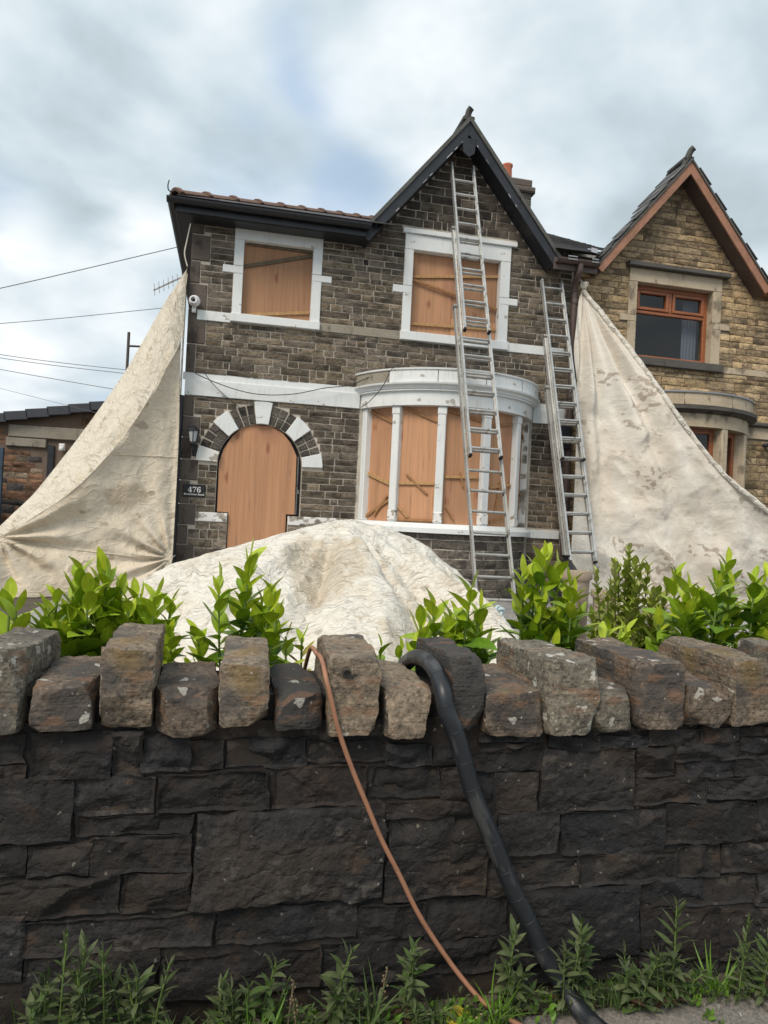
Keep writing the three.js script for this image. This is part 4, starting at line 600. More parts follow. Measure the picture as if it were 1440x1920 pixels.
// ---------------------------------------------------------------- the neighbouring house
{
  const nh = thing('stone_house', 'honey coloured stone house with brown barge boards and brown framed windows', 'house');
  const x0 = 4.68, x1 = 9.4, H = { cx: 6.28, top: 6.92, eave: 5.27, half: 1.38 };
  const inG = (y) => (H.top - 0.14 - y) * (H.half / (H.top - H.eave)), hole = (a, b, c, d) => [[a, b], [c, b], [c, d], [a, d]];
  const wg = shapeGeo([[x0, 0.3], [x1, 0.3], [x1, 5.3], [H.cx + inG(5.3), 5.3], [H.cx, H.top - 0.14], [H.cx - inG(5.3), 5.3], [x0, 5.3]], 0.34, 0, [hole(5.63, 4.04, 6.97, 5.22)]); wg.translate(0, 0, FZ - 0.006);
  const wallP = mesh('wall', wg, M.mortarN, nh);
  mesh('side_wall', boxUV(new THREE.BoxGeometry(0.3, 5, 8)), M.mortarN, nh, [x1 - 0.16, 2.8, -13.76]); mesh('back_wall', boxUV(new THREE.BoxGeometry(x1 - x0, 5, 0.3)), M.mortarN, nh, [(x0 + x1) / 2, 2.8, -17.65]);
  layCourses(wallP, {
    seed: 9, y0: 0.42, y1: 6.85, keep: 290, joint: 0.011, amp: 0.02, uneven: 0.005, mat: M.stone, stops: [2.99, 3.27, 3.97, 4.07], length: [0.16, 0.5], near: ([x, y, w]) => y > 1.5 && x + w < 8.1,
    height: (y) => (y < 3 ? 0.115 : y < 4 ? 0.11 : 0.096), span: (y) => (y < 5.31 ? [x0 + 0.03, x1 - 0.002] : inG(y) > 0.12 ? [H.cx - inG(y) + 0.03, H.cx + inG(y) - 0.03] : null),
    holes: [rect(5.53, 4.05, 7.08, 5.375), rect(5.475, 5.37, 7.16, 5.455), rect(5.4, 4.595, 5.7, 4.69), rect(6.9, 4.61, 7.238, 4.71), rect(5.5, 3.965, 9.4, 4.07), rect(5.05, 0.3, 7.55, 3.4), rect(7.4, 2.985, 9.4, 3.29), rect(4.6, 2.985, 5.2, 3.29)],
    tone: (x, y, R) => { const t = 0.7 + 0.5 * R(), n = fbm3(x * 1.1 + 9, y * 1.2, 4.5, 3); let c = [0.54 * t, 0.395 * t, 0.225 * t]; if (R() < 0.3) c = [0.66 * t, 0.5 * t, 0.3 * t]; const g = sstep(0.46, 0.66, n + 0.3 * (R() - 0.5)) * 0.6; return [mix(c[0], 0.22 * t, g), mix(c[1], 0.175 * t, g), mix(c[2], 0.125 * t, g)]; },
  });
  mp('string_course', plate(7.5, 3.02, x1, 3.2, FZ - 0.05, FZ + 0.02, 0.005, 2), M.quoinN, nh); mp('string_cornice', plate(7.5, 3.2, x1, 3.27, FZ - 0.05, FZ + 0.09, 0.02, 3), M.dirtyTrim, nh);
  mp('sill_band', plate(7.11, 3.97, x1, 4.066, FZ - 0.05, FZ + 0.015, 0.005, 2), M.quoinN, nh); mp('sill_band', plate(5.2, 3.97, 5.52, 4.066, FZ - 0.05, FZ + 0.015, 0.005, 2), M.quoinN, nh);
  // upper window
  {
    const w = new THREE.Group(); w.name = 'window'; nh.add(w); w.userData.label = 'brown framed upper window with two small top lights';
    const P = (n, a, b, c, d, f = 0.02, m = M.quoinN) => mp(n, plate(a, b, c, d, FZ - 0.2, FZ + f, 0.006, a + b), m, w);
    P('hood', 5.476, 5.385, 7.157, 5.45, 0.11, M.dirtyTrim); P('lintel', 5.532, 5.182, 7.078, 5.382); P('jamb_stone', 5.532, 4.69, 5.667, 5.179); P('jamb_stone', 5.404, 4.595, 5.667, 4.687); P('jamb_stone', 5.532, 4.08, 5.667, 4.592); P('jamb_stone', 6.93, 4.71, 7.075, 5.179); P('jamb_stone', 6.93, 4.613, 7.237, 4.707); P('jamb_stone', 6.93, 4.08, 7.08, 4.61); P('sill', 5.5, 3.965, 7.11, 4.078, 0.09, M.dirtyTrim);
    const f = new THREE.Group(); f.name = 'frame'; w.add(f); const z = FZ - 0.17;
    const F = (a, b, c, d, e = 0) => mp('frame_bar', plate(a, b, c, d, z, z + 0.06 + e, 0.008, a), M.pvc, f);
    F(5.668, 4.08, 5.73, 5.18); F(6.868, 4.08, 6.929, 5.18); F(5.731, 4.08, 6.867, 4.15); F(5.731, 5.115, 6.867, 5.179); F(5.731, 4.765, 6.867, 4.815); F(6.27, 4.816, 6.325, 5.114);
    for (const [a, c] of [[5.735, 6.266], [6.33, 6.864]]) { F(a, 4.82, a + 0.045, 5.11, 0.015); F(c - 0.045, 4.82, c, 5.11, 0.015); F(a + 0.046, 4.82, c - 0.046, 4.865, 0.015); F(a + 0.046, 5.065, c - 0.046, 5.11, 0.015); }
    for (const [a, b, c, d] of [[5.72, 4.14, 6.88, 4.77], [5.77, 4.85, 6.24, 5.08], [6.36, 4.85, 6.84, 5.08]]) mesh('pane', new THREE.PlaneGeometry(c - a, d - b), M.glass, f, [(a + c) / 2, (b + d) / 2, z + 0.03]);
    for (const [a, b, c, d, e, f] of [[3.2, 2.3, 0.04, 6.3, 4.5, FZ - 3.4], [0.04, 2.3, 3, 4.76, 4.5, FZ - 1.88], [0.04, 2.3, 3, 7.9, 4.5, FZ - 1.88], [3.2, 0.04, 3, 6.3, 5.62, FZ - 1.88], [3.2, 0.04, 3, 6.3, 3.38, FZ - 1.88]]) mesh('room_lining', boxUV(new THREE.BoxGeometry(a, b, c)), M.room, w, [d, e, f]);
    for (const [a, b] of [[6.62, 6.86]]) { const g = new THREE.PlaneGeometry(b - a, 0.95, 16, 1), p = g.attributes.position; for (let i = 0; i < p.count; i++) p.setZ(i, Math.sin(p.getX(i) * 110) * 0.012); g.computeVertexNormals(); mesh('curtain', g, std({ color: rgb(0.16, 0.17, 0.19) }), w, [(a + b) / 2, 4.6, FZ - 0.27]); }
  }
  // bow window, plain stone, same size as next door
  {
    const w = new THREE.Group(); w.name = 'bow_window'; nh.add(w); w.position.set(6.3, 0, -9.85); w.userData.label = 'bare stone bow window with sooty curved cornice';
    const prof = (pts, a0, a1, n = 40) => { const g = new THREE.LatheGeometry(pts.map((p) => new THREE.Vector2(...p)), n, a0 * R3, (a1 - a0) * R3); const uv = g.attributes.uv, P = g.attributes.position; for (let i = 0; i < uv.count; i++) uv.setXY(i, uv.getX(i) * (a1 - a0) * R3 * 1.35, P.getY(i) + Math.hypot(P.getX(i), P.getZ(i))); return toCreasedNormals(g, 0.4); };
    const A = 69.5; mesh('base_wall', prof([[1, 0.35], [1.28, 0.35], [1.28, 1.39], [1, 1.39]], -A, A), M.quoinN, w); mesh('sill', prof([[1, 1.38], [1.36, 1.38], [1.34, 1.5], [1, 1.5]], -A, A), M.dirtyTrim, w);
    for (const a of [-67.5, -42, -14.5, 13.5, 41.5, 66.5]) { const m = mesh('mullion', cbox(0.12, 1.5, 0.17, 0.02, a), M.quoinN, w, [Math.sin(a * R3) * 1.245, 2.247, Math.cos(a * R3) * 1.245]); m.rotation.y = a * R3; }
    const fr = [-A, -42, -14.5, 13.5, 41.5, A];
    for (let i = 0; i < 5; i++) { const a0 = fr[i] + 2.4, a1 = fr[i + 1] - 2.4, am = (a0 + a1) / 2, r = 1.17, hw = Math.sin((a1 - a0) / 2 * R3) * r; const p = new THREE.Group(); p.name = 'light'; p.position.set(Math.sin(am * R3) * r * 0.97, 0, Math.cos(am * R3) * r * 0.97); p.rotation.y = am * R3; w.add(p); for (const s of [-1, 1]) mp('frame_bar', plate(s > 0 ? hw - 0.07 : -hw, 1.5, s > 0 ? hw : -hw + 0.07, 3.0, -0.03, 0.03, 0.008), M.pvc, p); mp('frame_bar', plate(-hw + 0.071, 2.92, hw - 0.071, 3.0, -0.03, 0.03, 0.008), M.pvc, p); mp('frame_bar', plate(-hw + 0.071, 1.5, hw - 0.071, 1.57, -0.03, 0.03, 0.008), M.pvc, p); mesh('pane', new THREE.PlaneGeometry(hw * 2 - 0.12, 1.38), M.glass, p, [0, 2.25, 0]); }
    mesh('room_lining', boxUV(new THREE.BoxGeometry(2.2, 1.7, 0.04)), M.room, w, [0, 2.25, 0.42]);
    mesh('frieze', prof([[1.1, 2.992], [1.33, 2.992], [1.33, 3.175], [1.1, 3.175]], -A - 1, A + 1), M.quoinN, w); mesh('cornice', prof([[1.2, 3.17], [1.36, 3.175], [1.4, 3.2], [1.44, 3.215], [1.445, 3.265], [1.2, 3.285]], -A - 2, A + 2), M.dirtyTrim, w);
    for (const [a, b] of [[-71, -45], [-44.7, -16], [-15.7, 15], [15.3, 44], [44.3, 71]]) mesh('parapet_block', prof([[1.2, 3.28], [1.385, 3.28], [1.385, 3.44], [1.2, 3.44]], a, b, 14), M.quoinN, w); mesh('parapet_capping', prof([[1.15, 3.44], [1.405, 3.44], [1.405, 3.462], [1.15, 3.47]], -71, 71), M.lead, w); mesh('flat_roof', prof([[0.3, 3.36], [1.3, 3.36]], -71, 71), M.lead, w);
  }
  // gable roof
  {
    const roof = new THREE.Group(); roof.name = 'gable_roof'; nh.add(roof); const zf = -9.12, sl = (H.top - H.eave) / H.half, hyp = Math.hypot(1, sl);
    for (const s of [-1, 1]) {
      const ex = H.cx + s * (H.half + 0.04), ey = H.eave - 0.05, off = (k) => [s * sl / hyp * k, 1 / hyp * k];
      const strip = (k0, k1, z0, z1, nm, m, ext = 0) => { const o0 = off(k0), o1 = off(k1); const a = [H.cx, H.top + k0 * hyp], b = [ex + o0[0] + s * ext, ey + o0[1] - sl * ext], c = [ex + o1[0] + s * ext, ey + o1[1] - sl * ext], d = [H.cx, H.top + k1 * hyp]; return mesh(nm, shapeGeo(s > 0 ? [b, c, d, a] : [a, d, c, b], z1 - z0, 0.004), m, roof, [0, 0, z1]); };
      strip(-0.115, 0, zf - 0.03, zf, 'barge_board', M.brownBoard); strip(-0.1, -0.04, -9.5, zf - 0.032, 'soffit', M.brownPipe); strip(0, 0.03, zf - 0.2, zf + 0.02, 'verge', M.verge, 0.02); mesh('roof_slope', gableSlope(H, s, sl, hyp, zf, 0.5), M.slate, roof);
      // slates of the slope, in courses up to the ridge
      const R = rng(60 + s), L = Math.hypot(H.half, H.top - H.eave), out = []; for (let k = 0; k < 10; k++) { const d = L - k * 0.215; let z = zf + 0.035 + (k % 2) * -0.1; while (z > zf - 0.05 - 0.42 * (1 - d / L)) { const w = 0.26 + R() * 0.04, t = 0.7 + 0.8 * R(); const b = cbox(0.3, 0.012, w - 0.006, 0.003, R() * 7); b.rotateZ(s * -(Math.atan(sl) - 0.035)); const o = off(0.046); b.translate(H.cx + s * (d - 0.14) / hyp + o[0], H.top - (d - 0.14) * sl / hyp + o[1], z - w / 2); tint(b, t * 1.2, t * 1.2, t * 1.12); out.push(b); z -= w; } } stuff(mesh('slate_courses', mergeGeometries(out), M.slate, roof));
    }
    mesh('finial', tube([[-0.04, -0.12, -0.1], [-0.015, 0.02, -0.04], [0.01, 0.11, 0.0], [0.035, 0.14, 0.03]], 0.045, 24, 12), M.verge, roof, [H.cx, H.top + 0.07, zf - 0.04]); mesh('ridge', bar([H.cx, H.top + 0.08, zf - 0.05], [H.cx, H.top + 0.06, zf - 0.5], 0.14, 0.07, [0, 1, 0], 0.02), M.verge, roof);
  }
  { // right hand end of the main roof, hipped like the house next door
    const ez = -9.03, ey = 5.36, ex = 9.6, A = 4.2, V = (x, z) => [x, ey + 0.43 * Math.min(ex - x, ez - z), z], q = [...V(7.6, ez), ...V(ex, ez), ...V(7.6, ez - 2), ...V(4.9, -9.76), ...V(7.6, -9.76), ...V(ex - A, ez - A), ...V(7.6, -9.76), ...V(7.6, ez - 2), ...V(ex - A, ez - A), ...V(ex, ez), ...V(ex, ez - 8.4), ...V(ex - A, ez - A)];
    const g = new THREE.BufferGeometry(); g.setAttribute('position', new THREE.Float32BufferAttribute(q, 3)); const u = boxUV(g); u.computeVertexNormals(); mesh('main_roof', tint(u, 1, 1, 1), M.slate, nh); mp('fascia', plate(7.68, ey - 0.16, ex - 0.04, ey - 0.01, ez - 0.1, ez - 0.06, 0.003), M.brownBoard, nh); mp('soffit', plate(7.7, ey - 0.165, ex - 0.04, ey - 0.145, FZ - 0.02, ez - 0.1, 0.002), M.brownBoard, nh);
  }
  const fl = thing('floodlight', 'small black floodlight fixed under the neighbouring string course', 'floodlight', [7.93, 2.93, FZ + 0.03]);
  mesh('bracket', cbox(0.05, 0.05, 0.1, 0.006), M.black, fl, [0, 0, 0.04]); mesh('housing', cbox(0.13, 0.11, 0.07, 0.015), M.black, fl, [0.07, 0, 0.1]).rotation.set(0.4, -0.3, 0.2); mesh('lens', cbox(0.08, 0.05, 0.01, 0.003), M.white, fl, [0.085, -0.02, 0.14]).rotation.set(0.4, -0.3, 0.2); mesh('sensor', new THREE.SphereGeometry(0.035, 14, 10), M.black, fl, [-0.07, -0.01, 0.08]);
}

// ---------------------------------------------------------------- outbuilding at the left
{
  const ob = thing('outbuilding', 'low brown rubble stone outbuilding with dark tiled sloping verge', 'outbuilding');
  const z = -12, slope = 0.205, yTop = (x) => 2.72 + (x + 3.54) * slope;
  const outline = [[-9, 0.3], [-0.95, 0.3], [-0.95, yTop(-0.95)], [-9, yTop(-9)]]; const core = shapeGeo(outline, 0.5, 0); core.translate(0, 0, z - 0.02); const wallP = mesh('wall', core, std({ map: T.mortar, color: rgb(0.17, 0.125, 0.095) }), ob);
  const R = rng(23), list = []; let y = 0.9;
  while (y < 3.1) { const h = 0.06 + R() * 0.08; let x = -4.3; while (x < -1.2) { const w = 0.1 + R() * 0.28; const inLintel = y + h > 2.38 && y < 2.72 && x + w > -3.42 && x < -2.0, inDoor = x + w > -2.84 && y < 2.4; if (y + h < yTop(x) - 0.02 && !inLintel && !inDoor) list.push([x, y, w, h]); x += w + 0.012; } y += h + 0.012; }
  list.forEach(([x, yy, w, h], i) => { const t = 0.55 + 0.7 * R(), k = R(); const tone = k < 0.2 ? [0.3 * t, 0.25 * t, 0.19 * t] : k < 0.35 ? [0.09 * t, 0.085 * t, 0.09 * t] : [0.27 * t, 0.16 * t, 0.1 * t]; const g = rock(w, h, 0.03, 4200 + i, { cell: 99, amp: 0.03, edge: 0.012, floor: -0.002, wob: 0.01, grain: 0.006, tone, planes: 3, nx: 5, ny: 3 }); mesh('stone', g, M.rubble, wallP, [x + w / 2, yy + h / 2, z - 0.038]); });
  mp('lintel', plate(-3.41, 2.515, -2.0, 2.705, z - 0.1, z + 0.04, 0.012, 4), M.bare, ob); mp('lintel', plate(-3.44, 2.37, -2.86, 2.508, z - 0.1, z + 0.03, 0.012, 5), M.bare, ob);
  mp('door_panel', plate(-2.83, 0.5, -1.9, 2.45, z - 0.06, z - 0.03, 0.004), M.board, ob);
  mp('door_frame', plate(-2.835, 0.5, -2.74, 2.42, z - 0.04, z + 0.02, 0.006), M.board, ob);
  for (let i = 0; i < 14; i++) { const x = -6.2 + i * 0.305; const g = bar([x, yTop(x) + 0.075, z + 0.09], [x + 0.335, yTop(x + 0.335) + 0.05, z + 0.09], 0.14, 0.12, [0, 0, 1], 0.008, i); mesh('verge_tile', tint(g, 1, 1, 1.05), M.slateDark, ob); }
  const rg = shapeGeo([[-9, yTop(-9)], [-0.9, yTop(-0.9)], [-0.9, yTop(-0.9) + 0.08], [-9, yTop(-9) + 0.08]], 5, 0); rg.translate(0, 0, z + 0.02); mesh('roof', tint(rg, 1, 1, 1), M.slateDark, ob);
  const l = thing('bulkhead_lamp', 'small white lamp on the outbuilding above its dark door', 'lamp', [-2.62, 2.4, z + 0.02]); mesh('housing', cbox(0.09, 0.11, 0.06, 0.02), M.white, l, [0, 0, 0.03]); mesh('shade', lathe([[0, 0], [0.035, 0.0], [0.04, 0.06], [0, 0.07]], 14), M.white, l, [0, -0.06, 0.05]);
  const gt = thing('metal_gate', 'dark blue metal gate at the left edge in front of the outbuilding', 'gate', [-3.5, 0.5, -11.4]);
  mp('gate_frame', plate(0.13, 0, 0.21, 1.8, -0.03, 0.03, 0.006), M.blueGate, gt); for (let i = 0; i < 9; i++) mp('board', plate(0.1 - (i + 1) * 0.12, 0.05, 0.1 - i * 0.12 - 0.01, 1.72, -0.015, 0.015, 0.004, i), M.blueGate, gt); mp('gate_frame', plate(-1, 1.73, 0.128, 1.79, -0.025, 0.025, 0.004), M.blueGate, gt);
}

// ---------------------------------------------------------------- ladders
function ladder(name, label, spec) {
  const L = thing(name, label, 'ladder', spec.foot, 'aluminium extension ladders'); const f = new THREE.Vector3(...spec.foot), t = new THREE.Vector3(...spec.top), y = t.clone().sub(f), len = y.length(); y.normalize();
  const x = new THREE.Vector3(1, 0, 0); x.addScaledVector(y, -x.y * y.y - x.x * y.x).normalize(); x.set(1, 0, 0).addScaledVector(y, -y.x).normalize(); const z = new THREE.Vector3().crossVectors(x, y);
  const frame = new THREE.Quaternion().setFromRotationMatrix(new THREE.Matrix4().makeBasis(x, y, z)); L.quaternion.copy(frame);
  spec.sections.forEach((s, k) => {
    const g = new THREE.Group(); g.name = 'section'; L.add(g); g.position.z = s.z; const a = s.from * len, b = s.to * len;
    for (const e of [-1, 1]) { const c = new THREE.Shape([[-0.01, -0.03], [0.012, -0.03], [0.012, -0.024], [-0.004, -0.024], [-0.004, 0.024], [0.012, 0.024], [0.012, 0.03], [-0.01, 0.03]].map((p) => new THREE.Vector2(-e * p[0], p[1]))); const q = new THREE.ExtrudeGeometry(c, { depth: b - a, bevelEnabled: true, bevelSize: 0.001, bevelThickness: 0.001, bevelSegments: 1 }); q.rotateX(-Math.PI / 2); q.translate(e * s.w / 2, a, 0); const u = boxUV(q, k + e, 0); u.computeVertexNormals(); mesh('rail', u, k === 0 ? M.aluDull : M.alu, g);
      mesh('rail_cap', cbox(0.03, 0.03, 0.07, 0.004), M.blackMatt, g, [e * s.w / 2, a + 0.012, 0]); if (k < spec.sections.length - 1) mesh('guide_bracket', cbox(0.045, 0.035, 0.085, 0.006), M.alu, g, [e * s.w / 2, b - 0.03, 0.012]); }
    const step = 0.252; for (let h = Math.ceil((a + 0.08) / step) * step; h < b - 0.06; h += step) { const r = cbox(s.w - 0.02, 0.028, 0.034, 0.008, h); mesh('rung', r, k === 0 ? M.aluDull : M.alu, g, [0, h, 0]); }
  });
  return L;
}
ladder('extension_ladder', 'tall aluminium extension ladder leaning high on the black gable across the wide upper window', { foot: [2.79, 0.5, -7.0], top: [2.87, 6.36, -9.42], sections: [{ from: 0, to: 0.64, w: 0.43, z: 0 }, { from: 0.3, to: 0.83, w: 0.37, z: 0.072 }, { from: 0.565, to: 1, w: 0.31, z: 0.144 }] });
ladder('extension_ladder', 'shorter aluminium extension ladder leaning beside the right hand tarpaulin', { foot: [4.36, 0.5, -8.05], top: [4.26, 4.95, -9.42], sections: [{ from: 0, to: 0.66, w: 0.4, z: 0 }, { from: 0.13, to: 0.82, w: 0.35, z: 0.07 }, { from: 0.42, to: 1, w: 0.3, z: 0.14 }] });
// ---------------------------------------------------------------- tarpaulins
function sheet(nu, nv, f, uvScale = null) {
  const P = [], U = [], I = []; for (let j = 0; j <= nv; j++) for (let i = 0; i <= nu; i++) { const p = f(i / nu, j / nv); P.push(p[0], p[1], p[2]); U.push(p[3] ?? 0, p[4] ?? 0); }
  const W = nu + 1; for (let j = 0; j < nv; j++) for (let i = 0; i < nu; i++) { const a = j * W + i; I.push(a, a + 1, a + W, a + 1, a + W + 1, a + W); }
  const g = new THREE.BufferGeometry(); g.setAttribute('position', new THREE.Float32BufferAttribute(P, 3)); g.setAttribute('uv', new THREE.Float32BufferAttribute(U, 2)); g.setIndex(I); g.computeVertexNormals(); return g;
}
const curve = (pts) => (t) => { const n = pts.length - 1, k = clamp(t) * n, i = Math.min(n - 1, Math.floor(k)), f = k - i, p0 = pts[Math.max(0, i - 1)], p1 = pts[i], p2 = pts[i + 1], p3 = pts[Math.min(n, i + 2)]; return p1.map((_, c) => 0.5 * (2 * p1[c] + (-p0[c] + p2[c]) * f + (2 * p0[c] - 5 * p1[c] + 4 * p2[c] - p3[c]) * f * f + (-p0[c] + 3 * p1[c] - 3 * p2[c] + p3[c]) * f * f * f)); };
// crumpling that a stiff sheet shows: sharp valleys between flat facets
const crumple = (u, v, s, seed) => { const a = fbm3(u * s, v * s, seed, 3) - 0.5, r = 1 - Math.abs(2 * fbm3(u * s * 0.7 + 5, v * s * 0.7, seed + 3, 3) - 1); return a * 0.9 + (r - 0.75) * 0.5; };
// left: hung from the house corner, pulled out to the left over a taut line
{
  const t = thing('tarpaulin', 'grubby tarpaulin hung from the left house corner with its bright upper edge folded over', 'tarpaulin', [0, 0, 0], 'site tarpaulins');
  // top line from the eaves down to the left anchor; fold line below it; right edge down the corner
  const top = curve([[-0.67, 4.6, -9.34], [-0.83, 4.31, -9.34], [-0.98, 4.01, -9.32], [-1.32, 3.25, -9.25], [-1.68, 2.56, -9.12], [-2.04, 1.94, -9.0], [-2.31, 1.5, -8.85], [-2.55, 1.16, -8.65], [-2.76, 0.95, -8.5]]);
  const fold = curve([[-0.68, 4.49, -9.3], [-0.68, 3.95, -9.2], [-0.7, 3.6, -9.12], [-0.89, 3.12, -8.97], [-1.15, 2.53, -8.8], [-1.47, 2.01, -8.65], [-1.77, 1.64, -8.52], [-2.12, 1.35, -8.45], [-2.42, 1.14, -8.42], [-2.72, 0.93, -8.4]]);
  const right = curve([[-0.67, 4.5, -9.28], [-0.7, 3.6, -9.2], [-0.665, 2.5, -9.12], [-0.655, 1.6, -9.02], [-0.65, 0.92, -8.92], [-0.65, 0.52, -8.85]]);
  const bottom = curve([[-0.65, 0.52, -8.85], [-1.1, 0.51, -8.6], [-1.6, 0.51, -8.4], [-2.2, 0.51, -8.1], [-2.9, 0.5, -7.8]]);
  const strip = sheet(26, 130, (u, v) => { const a = top(v), b = fold(v); const w = Math.hypot(b[0] - a[0], b[1] - a[1], b[2] - a[2]); const bulge = Math.sin(u * Math.PI) * Math.min(0.09, w * 0.22), c = crumple(u * w * 3, v * 5.5, 2.6, 1.5) * 0.05 * sstep(0, 0.1, v) * Math.sin(Math.min(1, u * 1.6 + 0.2) * 1.5); return [mix(a[0], b[0], u) - bulge * 0.35 + c * 0.3, mix(a[1], b[1], u) + bulge * 0.7 + c * 0.5, mix(a[2], b[2], u) + bulge * 0.5 + c, u * w * 1.02, v * 5.4]; });
  mesh('folded_edge', strip, M.tarpStrip, t);
  const anchorL = [-2.43, 1.13], anchorR = [-0.67, 0.93];
  const mainF = (u, v) => { // u from the fold line across to the corner, v down
    const b = fold(v), r = v < 0.62 ? right(v / 0.62 * 0.8) : right(0.8 + (v - 0.62) / 0.38 * 0.2); const lo = v > 0.72 ? (v - 0.72) / 0.28 : 0;
    const L = v <= 0.82 ? fold(v / 0.82 * 0.86) : null; const bl = bottom(1 - u);
    const vv = v / 0.8; let p; if (v <= 0.8) { const A = fold(vv * 0.9), B = right(vv * 0.8); p = A.map((x, c) => mix(x, B[c], u)); } else { const k = (v - 0.8) / 0.2, A = fold(0.9), B = right(0.8), up = A.map((x, c) => mix(x, B[c], u)), dn = bottom(1 - u); dn[0] = mix(mix(-2.9, -2.45, 0.3), -0.68, u); p = up.map((x, c) => mix(x, dn[c], k)); }
    const w = 1, sag = -0.05 * Math.sin(u * Math.PI) * Math.sin(Math.min(1, v * 1.15) * Math.PI) , dL = Math.hypot(p[0] - anchorL[0], (p[1] - anchorL[1])), dR = Math.hypot(p[0] - anchorR[0], p[1] - anchorR[1]);
    const aL = Math.atan2(p[1] - anchorL[1], p[0] - anchorL[0]), aR = Math.atan2(p[1] - anchorR[1], anchorR[0] - p[0]);
    const fL = Math.sin(aL * 13 + 1) * 0.1 * Math.exp(-dL * 1.6) * sstep(0, 0.25, dL), fR = Math.sin(aR * 15) * 0.085 * Math.exp(-dR * 2.2) * sstep(0, 0.2, dR);
    const vert = Math.sin(p[0] * 17 + p[1] * 1.2 + 2 * fbm3(p[0] * 2, p[1], 3, 2)) * 0.02 * sstep(0.9, 2.4, p[1]), c = (fbm3(p[0] * 3.2, p[1] * 2.2, 4.4, 4) - 0.5) * 0.11;
    const e = Math.min(1, u * 12) * Math.min(1, (1 - u) * 14); return [p[0], p[1], p[2] + sag * e + (fL + fR + vert + c) * e, p[0], p[1]];
  };
  mesh('sheet', sheet(110, 170, mainF), M.sack, t);
  for (const v of [0.47, 0.81]) { const L = []; for (let i = 1; i <= 40; i++) { const q = mainF(i / 41, v); L.push([q[0], q[1], q[2] + 0.003]); } mesh('seam', tube(L, 0.006, 120, 6), M.sack, t); }
  const flap = sheet(14, 20, (u, v) => { const a = [mix(-2.42, -2.55, v), mix(1.06, 0.52, v), mix(-8.38, -8.2, v)], b = [mix(-2.9, -3.1, v), mix(1.0, 0.52, v), mix(-8.3, -7.9, v)]; const k = Math.sin(u * 6 + v * 2) * 0.02; return [mix(a[0], b[0], u), mix(a[1], b[1], u), mix(a[2], b[2], u) + k, u * 0.6, v * 0.6]; }); mesh('flap', flap, M.sack, t);
  mesh('tie', tube([[-0.68, 4.6, -9.32], [-0.72, 4.75, -9.3], [-0.7, 4.9, -9.28], [-0.66, 5.1, -9.2]], 0.009, 14, 6), M.paleRope, t);
  mesh('tie', tube([[-0.67, 0.92, -9.1], [-0.66, 0.93, -9.2], [-0.65, 0.94, -9.36]], 0.008, 8, 6), M.paleRope, t);
}
// right: tied up at the corner between the houses and spread over the ground
{
  const t = thing('tarpaulin', 'pale stained tarpaulin tied up between the houses and spread down to the right', 'tarpaulin', [0, 0, 0], 'site tarpaulins');
  const left = curve([[4.7, 4.86, -9.24], [4.66, 4.3, -9.13], [4.6, 3.67, -9.05], [4.57, 2.54, -8.92], [4.54, 1.85, -8.85], [4.5, 1.07, -8.78], [4.5, 0.505, -8.75]]);
  const right = curve([[4.72, 4.9, -9.24], [5.06, 4.32, -8.95], [5.32, 3.79, -8.65], [5.59, 3.17, -8.3], [6.07, 2.44, -8.05], [6.69, 1.86, -7.8], [7.5, 1.3, -7.55], [8.9, 0.505, -7.2]]);
  const main = sheet(150, 190, (u, v) => {
    const A = left(v), B = right(v); const p = A.map((x, c) => mix(x, B[c], u)); p[1] = Math.max(0.505, p[1] - u * (1 - u) * 0.3 * v * (1 - v) * 4);
    const ang = Math.atan2(p[0] - 4.72, 4.95 - p[1]), d = Math.hypot(p[0] - 4.72, 4.95 - p[1]), e = Math.min(1, u * 10) * Math.min(1, (1 - u) * 12) * sstep(0, 0.08, v);
    const fan = (Math.sin(ang * 30 + 2.5 * fbm3(p[0], p[1], 2, 2)) * 0.5 + Math.sin(ang * 53 + 1) * 0.3) * 0.12 * sstep(0.1, 1.2, d) * (0.4 + 0.6 * sstep(4.6, 1.2, d));
    const c = (fbm3(p[0] * 2.3, p[1] * 2.3, 7.7, 4) - 0.5) * 0.17 * sstep(0.4, 2, d), r = 1 - Math.abs(2 * fbm3(p[0] * 1.5 + p[1] * 0.9 + 3, p[1] * 0.7 - p[0] * 0.5, 1.1, 3) - 1);
    return [p[0], p[1], p[2] + (fan + c + (r - 0.7) * 0.22 * sstep(0.8, 2.6, d)) * e, p[0] + p[1] * 0.1, p[1]];
  });
  mesh('sheet', main, M.sackR, t);
  const hem = []; for (let i = 0; i <= 40; i++) { const k = i / 40, p = right(k); hem.push([p[0], p[1], p[2] + 0.008]); }
  const hg = tube(hem, 0.034, 160, 8); const hp = hg.attributes.position; for (let i = 0; i < hp.count; i++) { const x = hp.getX(i), y = hp.getY(i); hp.setXYZ(i, x + 0.02 * (fbm3(x * 12, y * 12, 1, 2) - 0.5), y + 0.03 * (fbm3(x * 12, y * 12, 5, 2) - 0.5), hp.getZ(i)); } hg.computeVertexNormals(); mesh('hem', hg, M.tarp, t);
  mesh('knot', block(0.1, 0.12, 0.09, 77, { amp: 0.03, round: 0.04, cell: 0.012 }), M.paleCloth, t, [4.72, 4.95, -9.2]); mesh('tie', tube([[4.72, 4.98, -9.22], [4.66, 5.06, -9.26], [4.62, 5.02, -9.3]], 0.012, 12, 6), M.paleRope, t);
  mesh('loose_edge', sheet(6, 40, (u, v) => { const A = left(v * 0.35); return [A[0] - u * 0.09 * Math.sin(v * 3) - 0.0, A[1], A[2] + 0.02 + Math.sin(u * 4 + v * 9) * 0.02, u * 0.2, v * 1.6]; }), M.sackR, t);
}
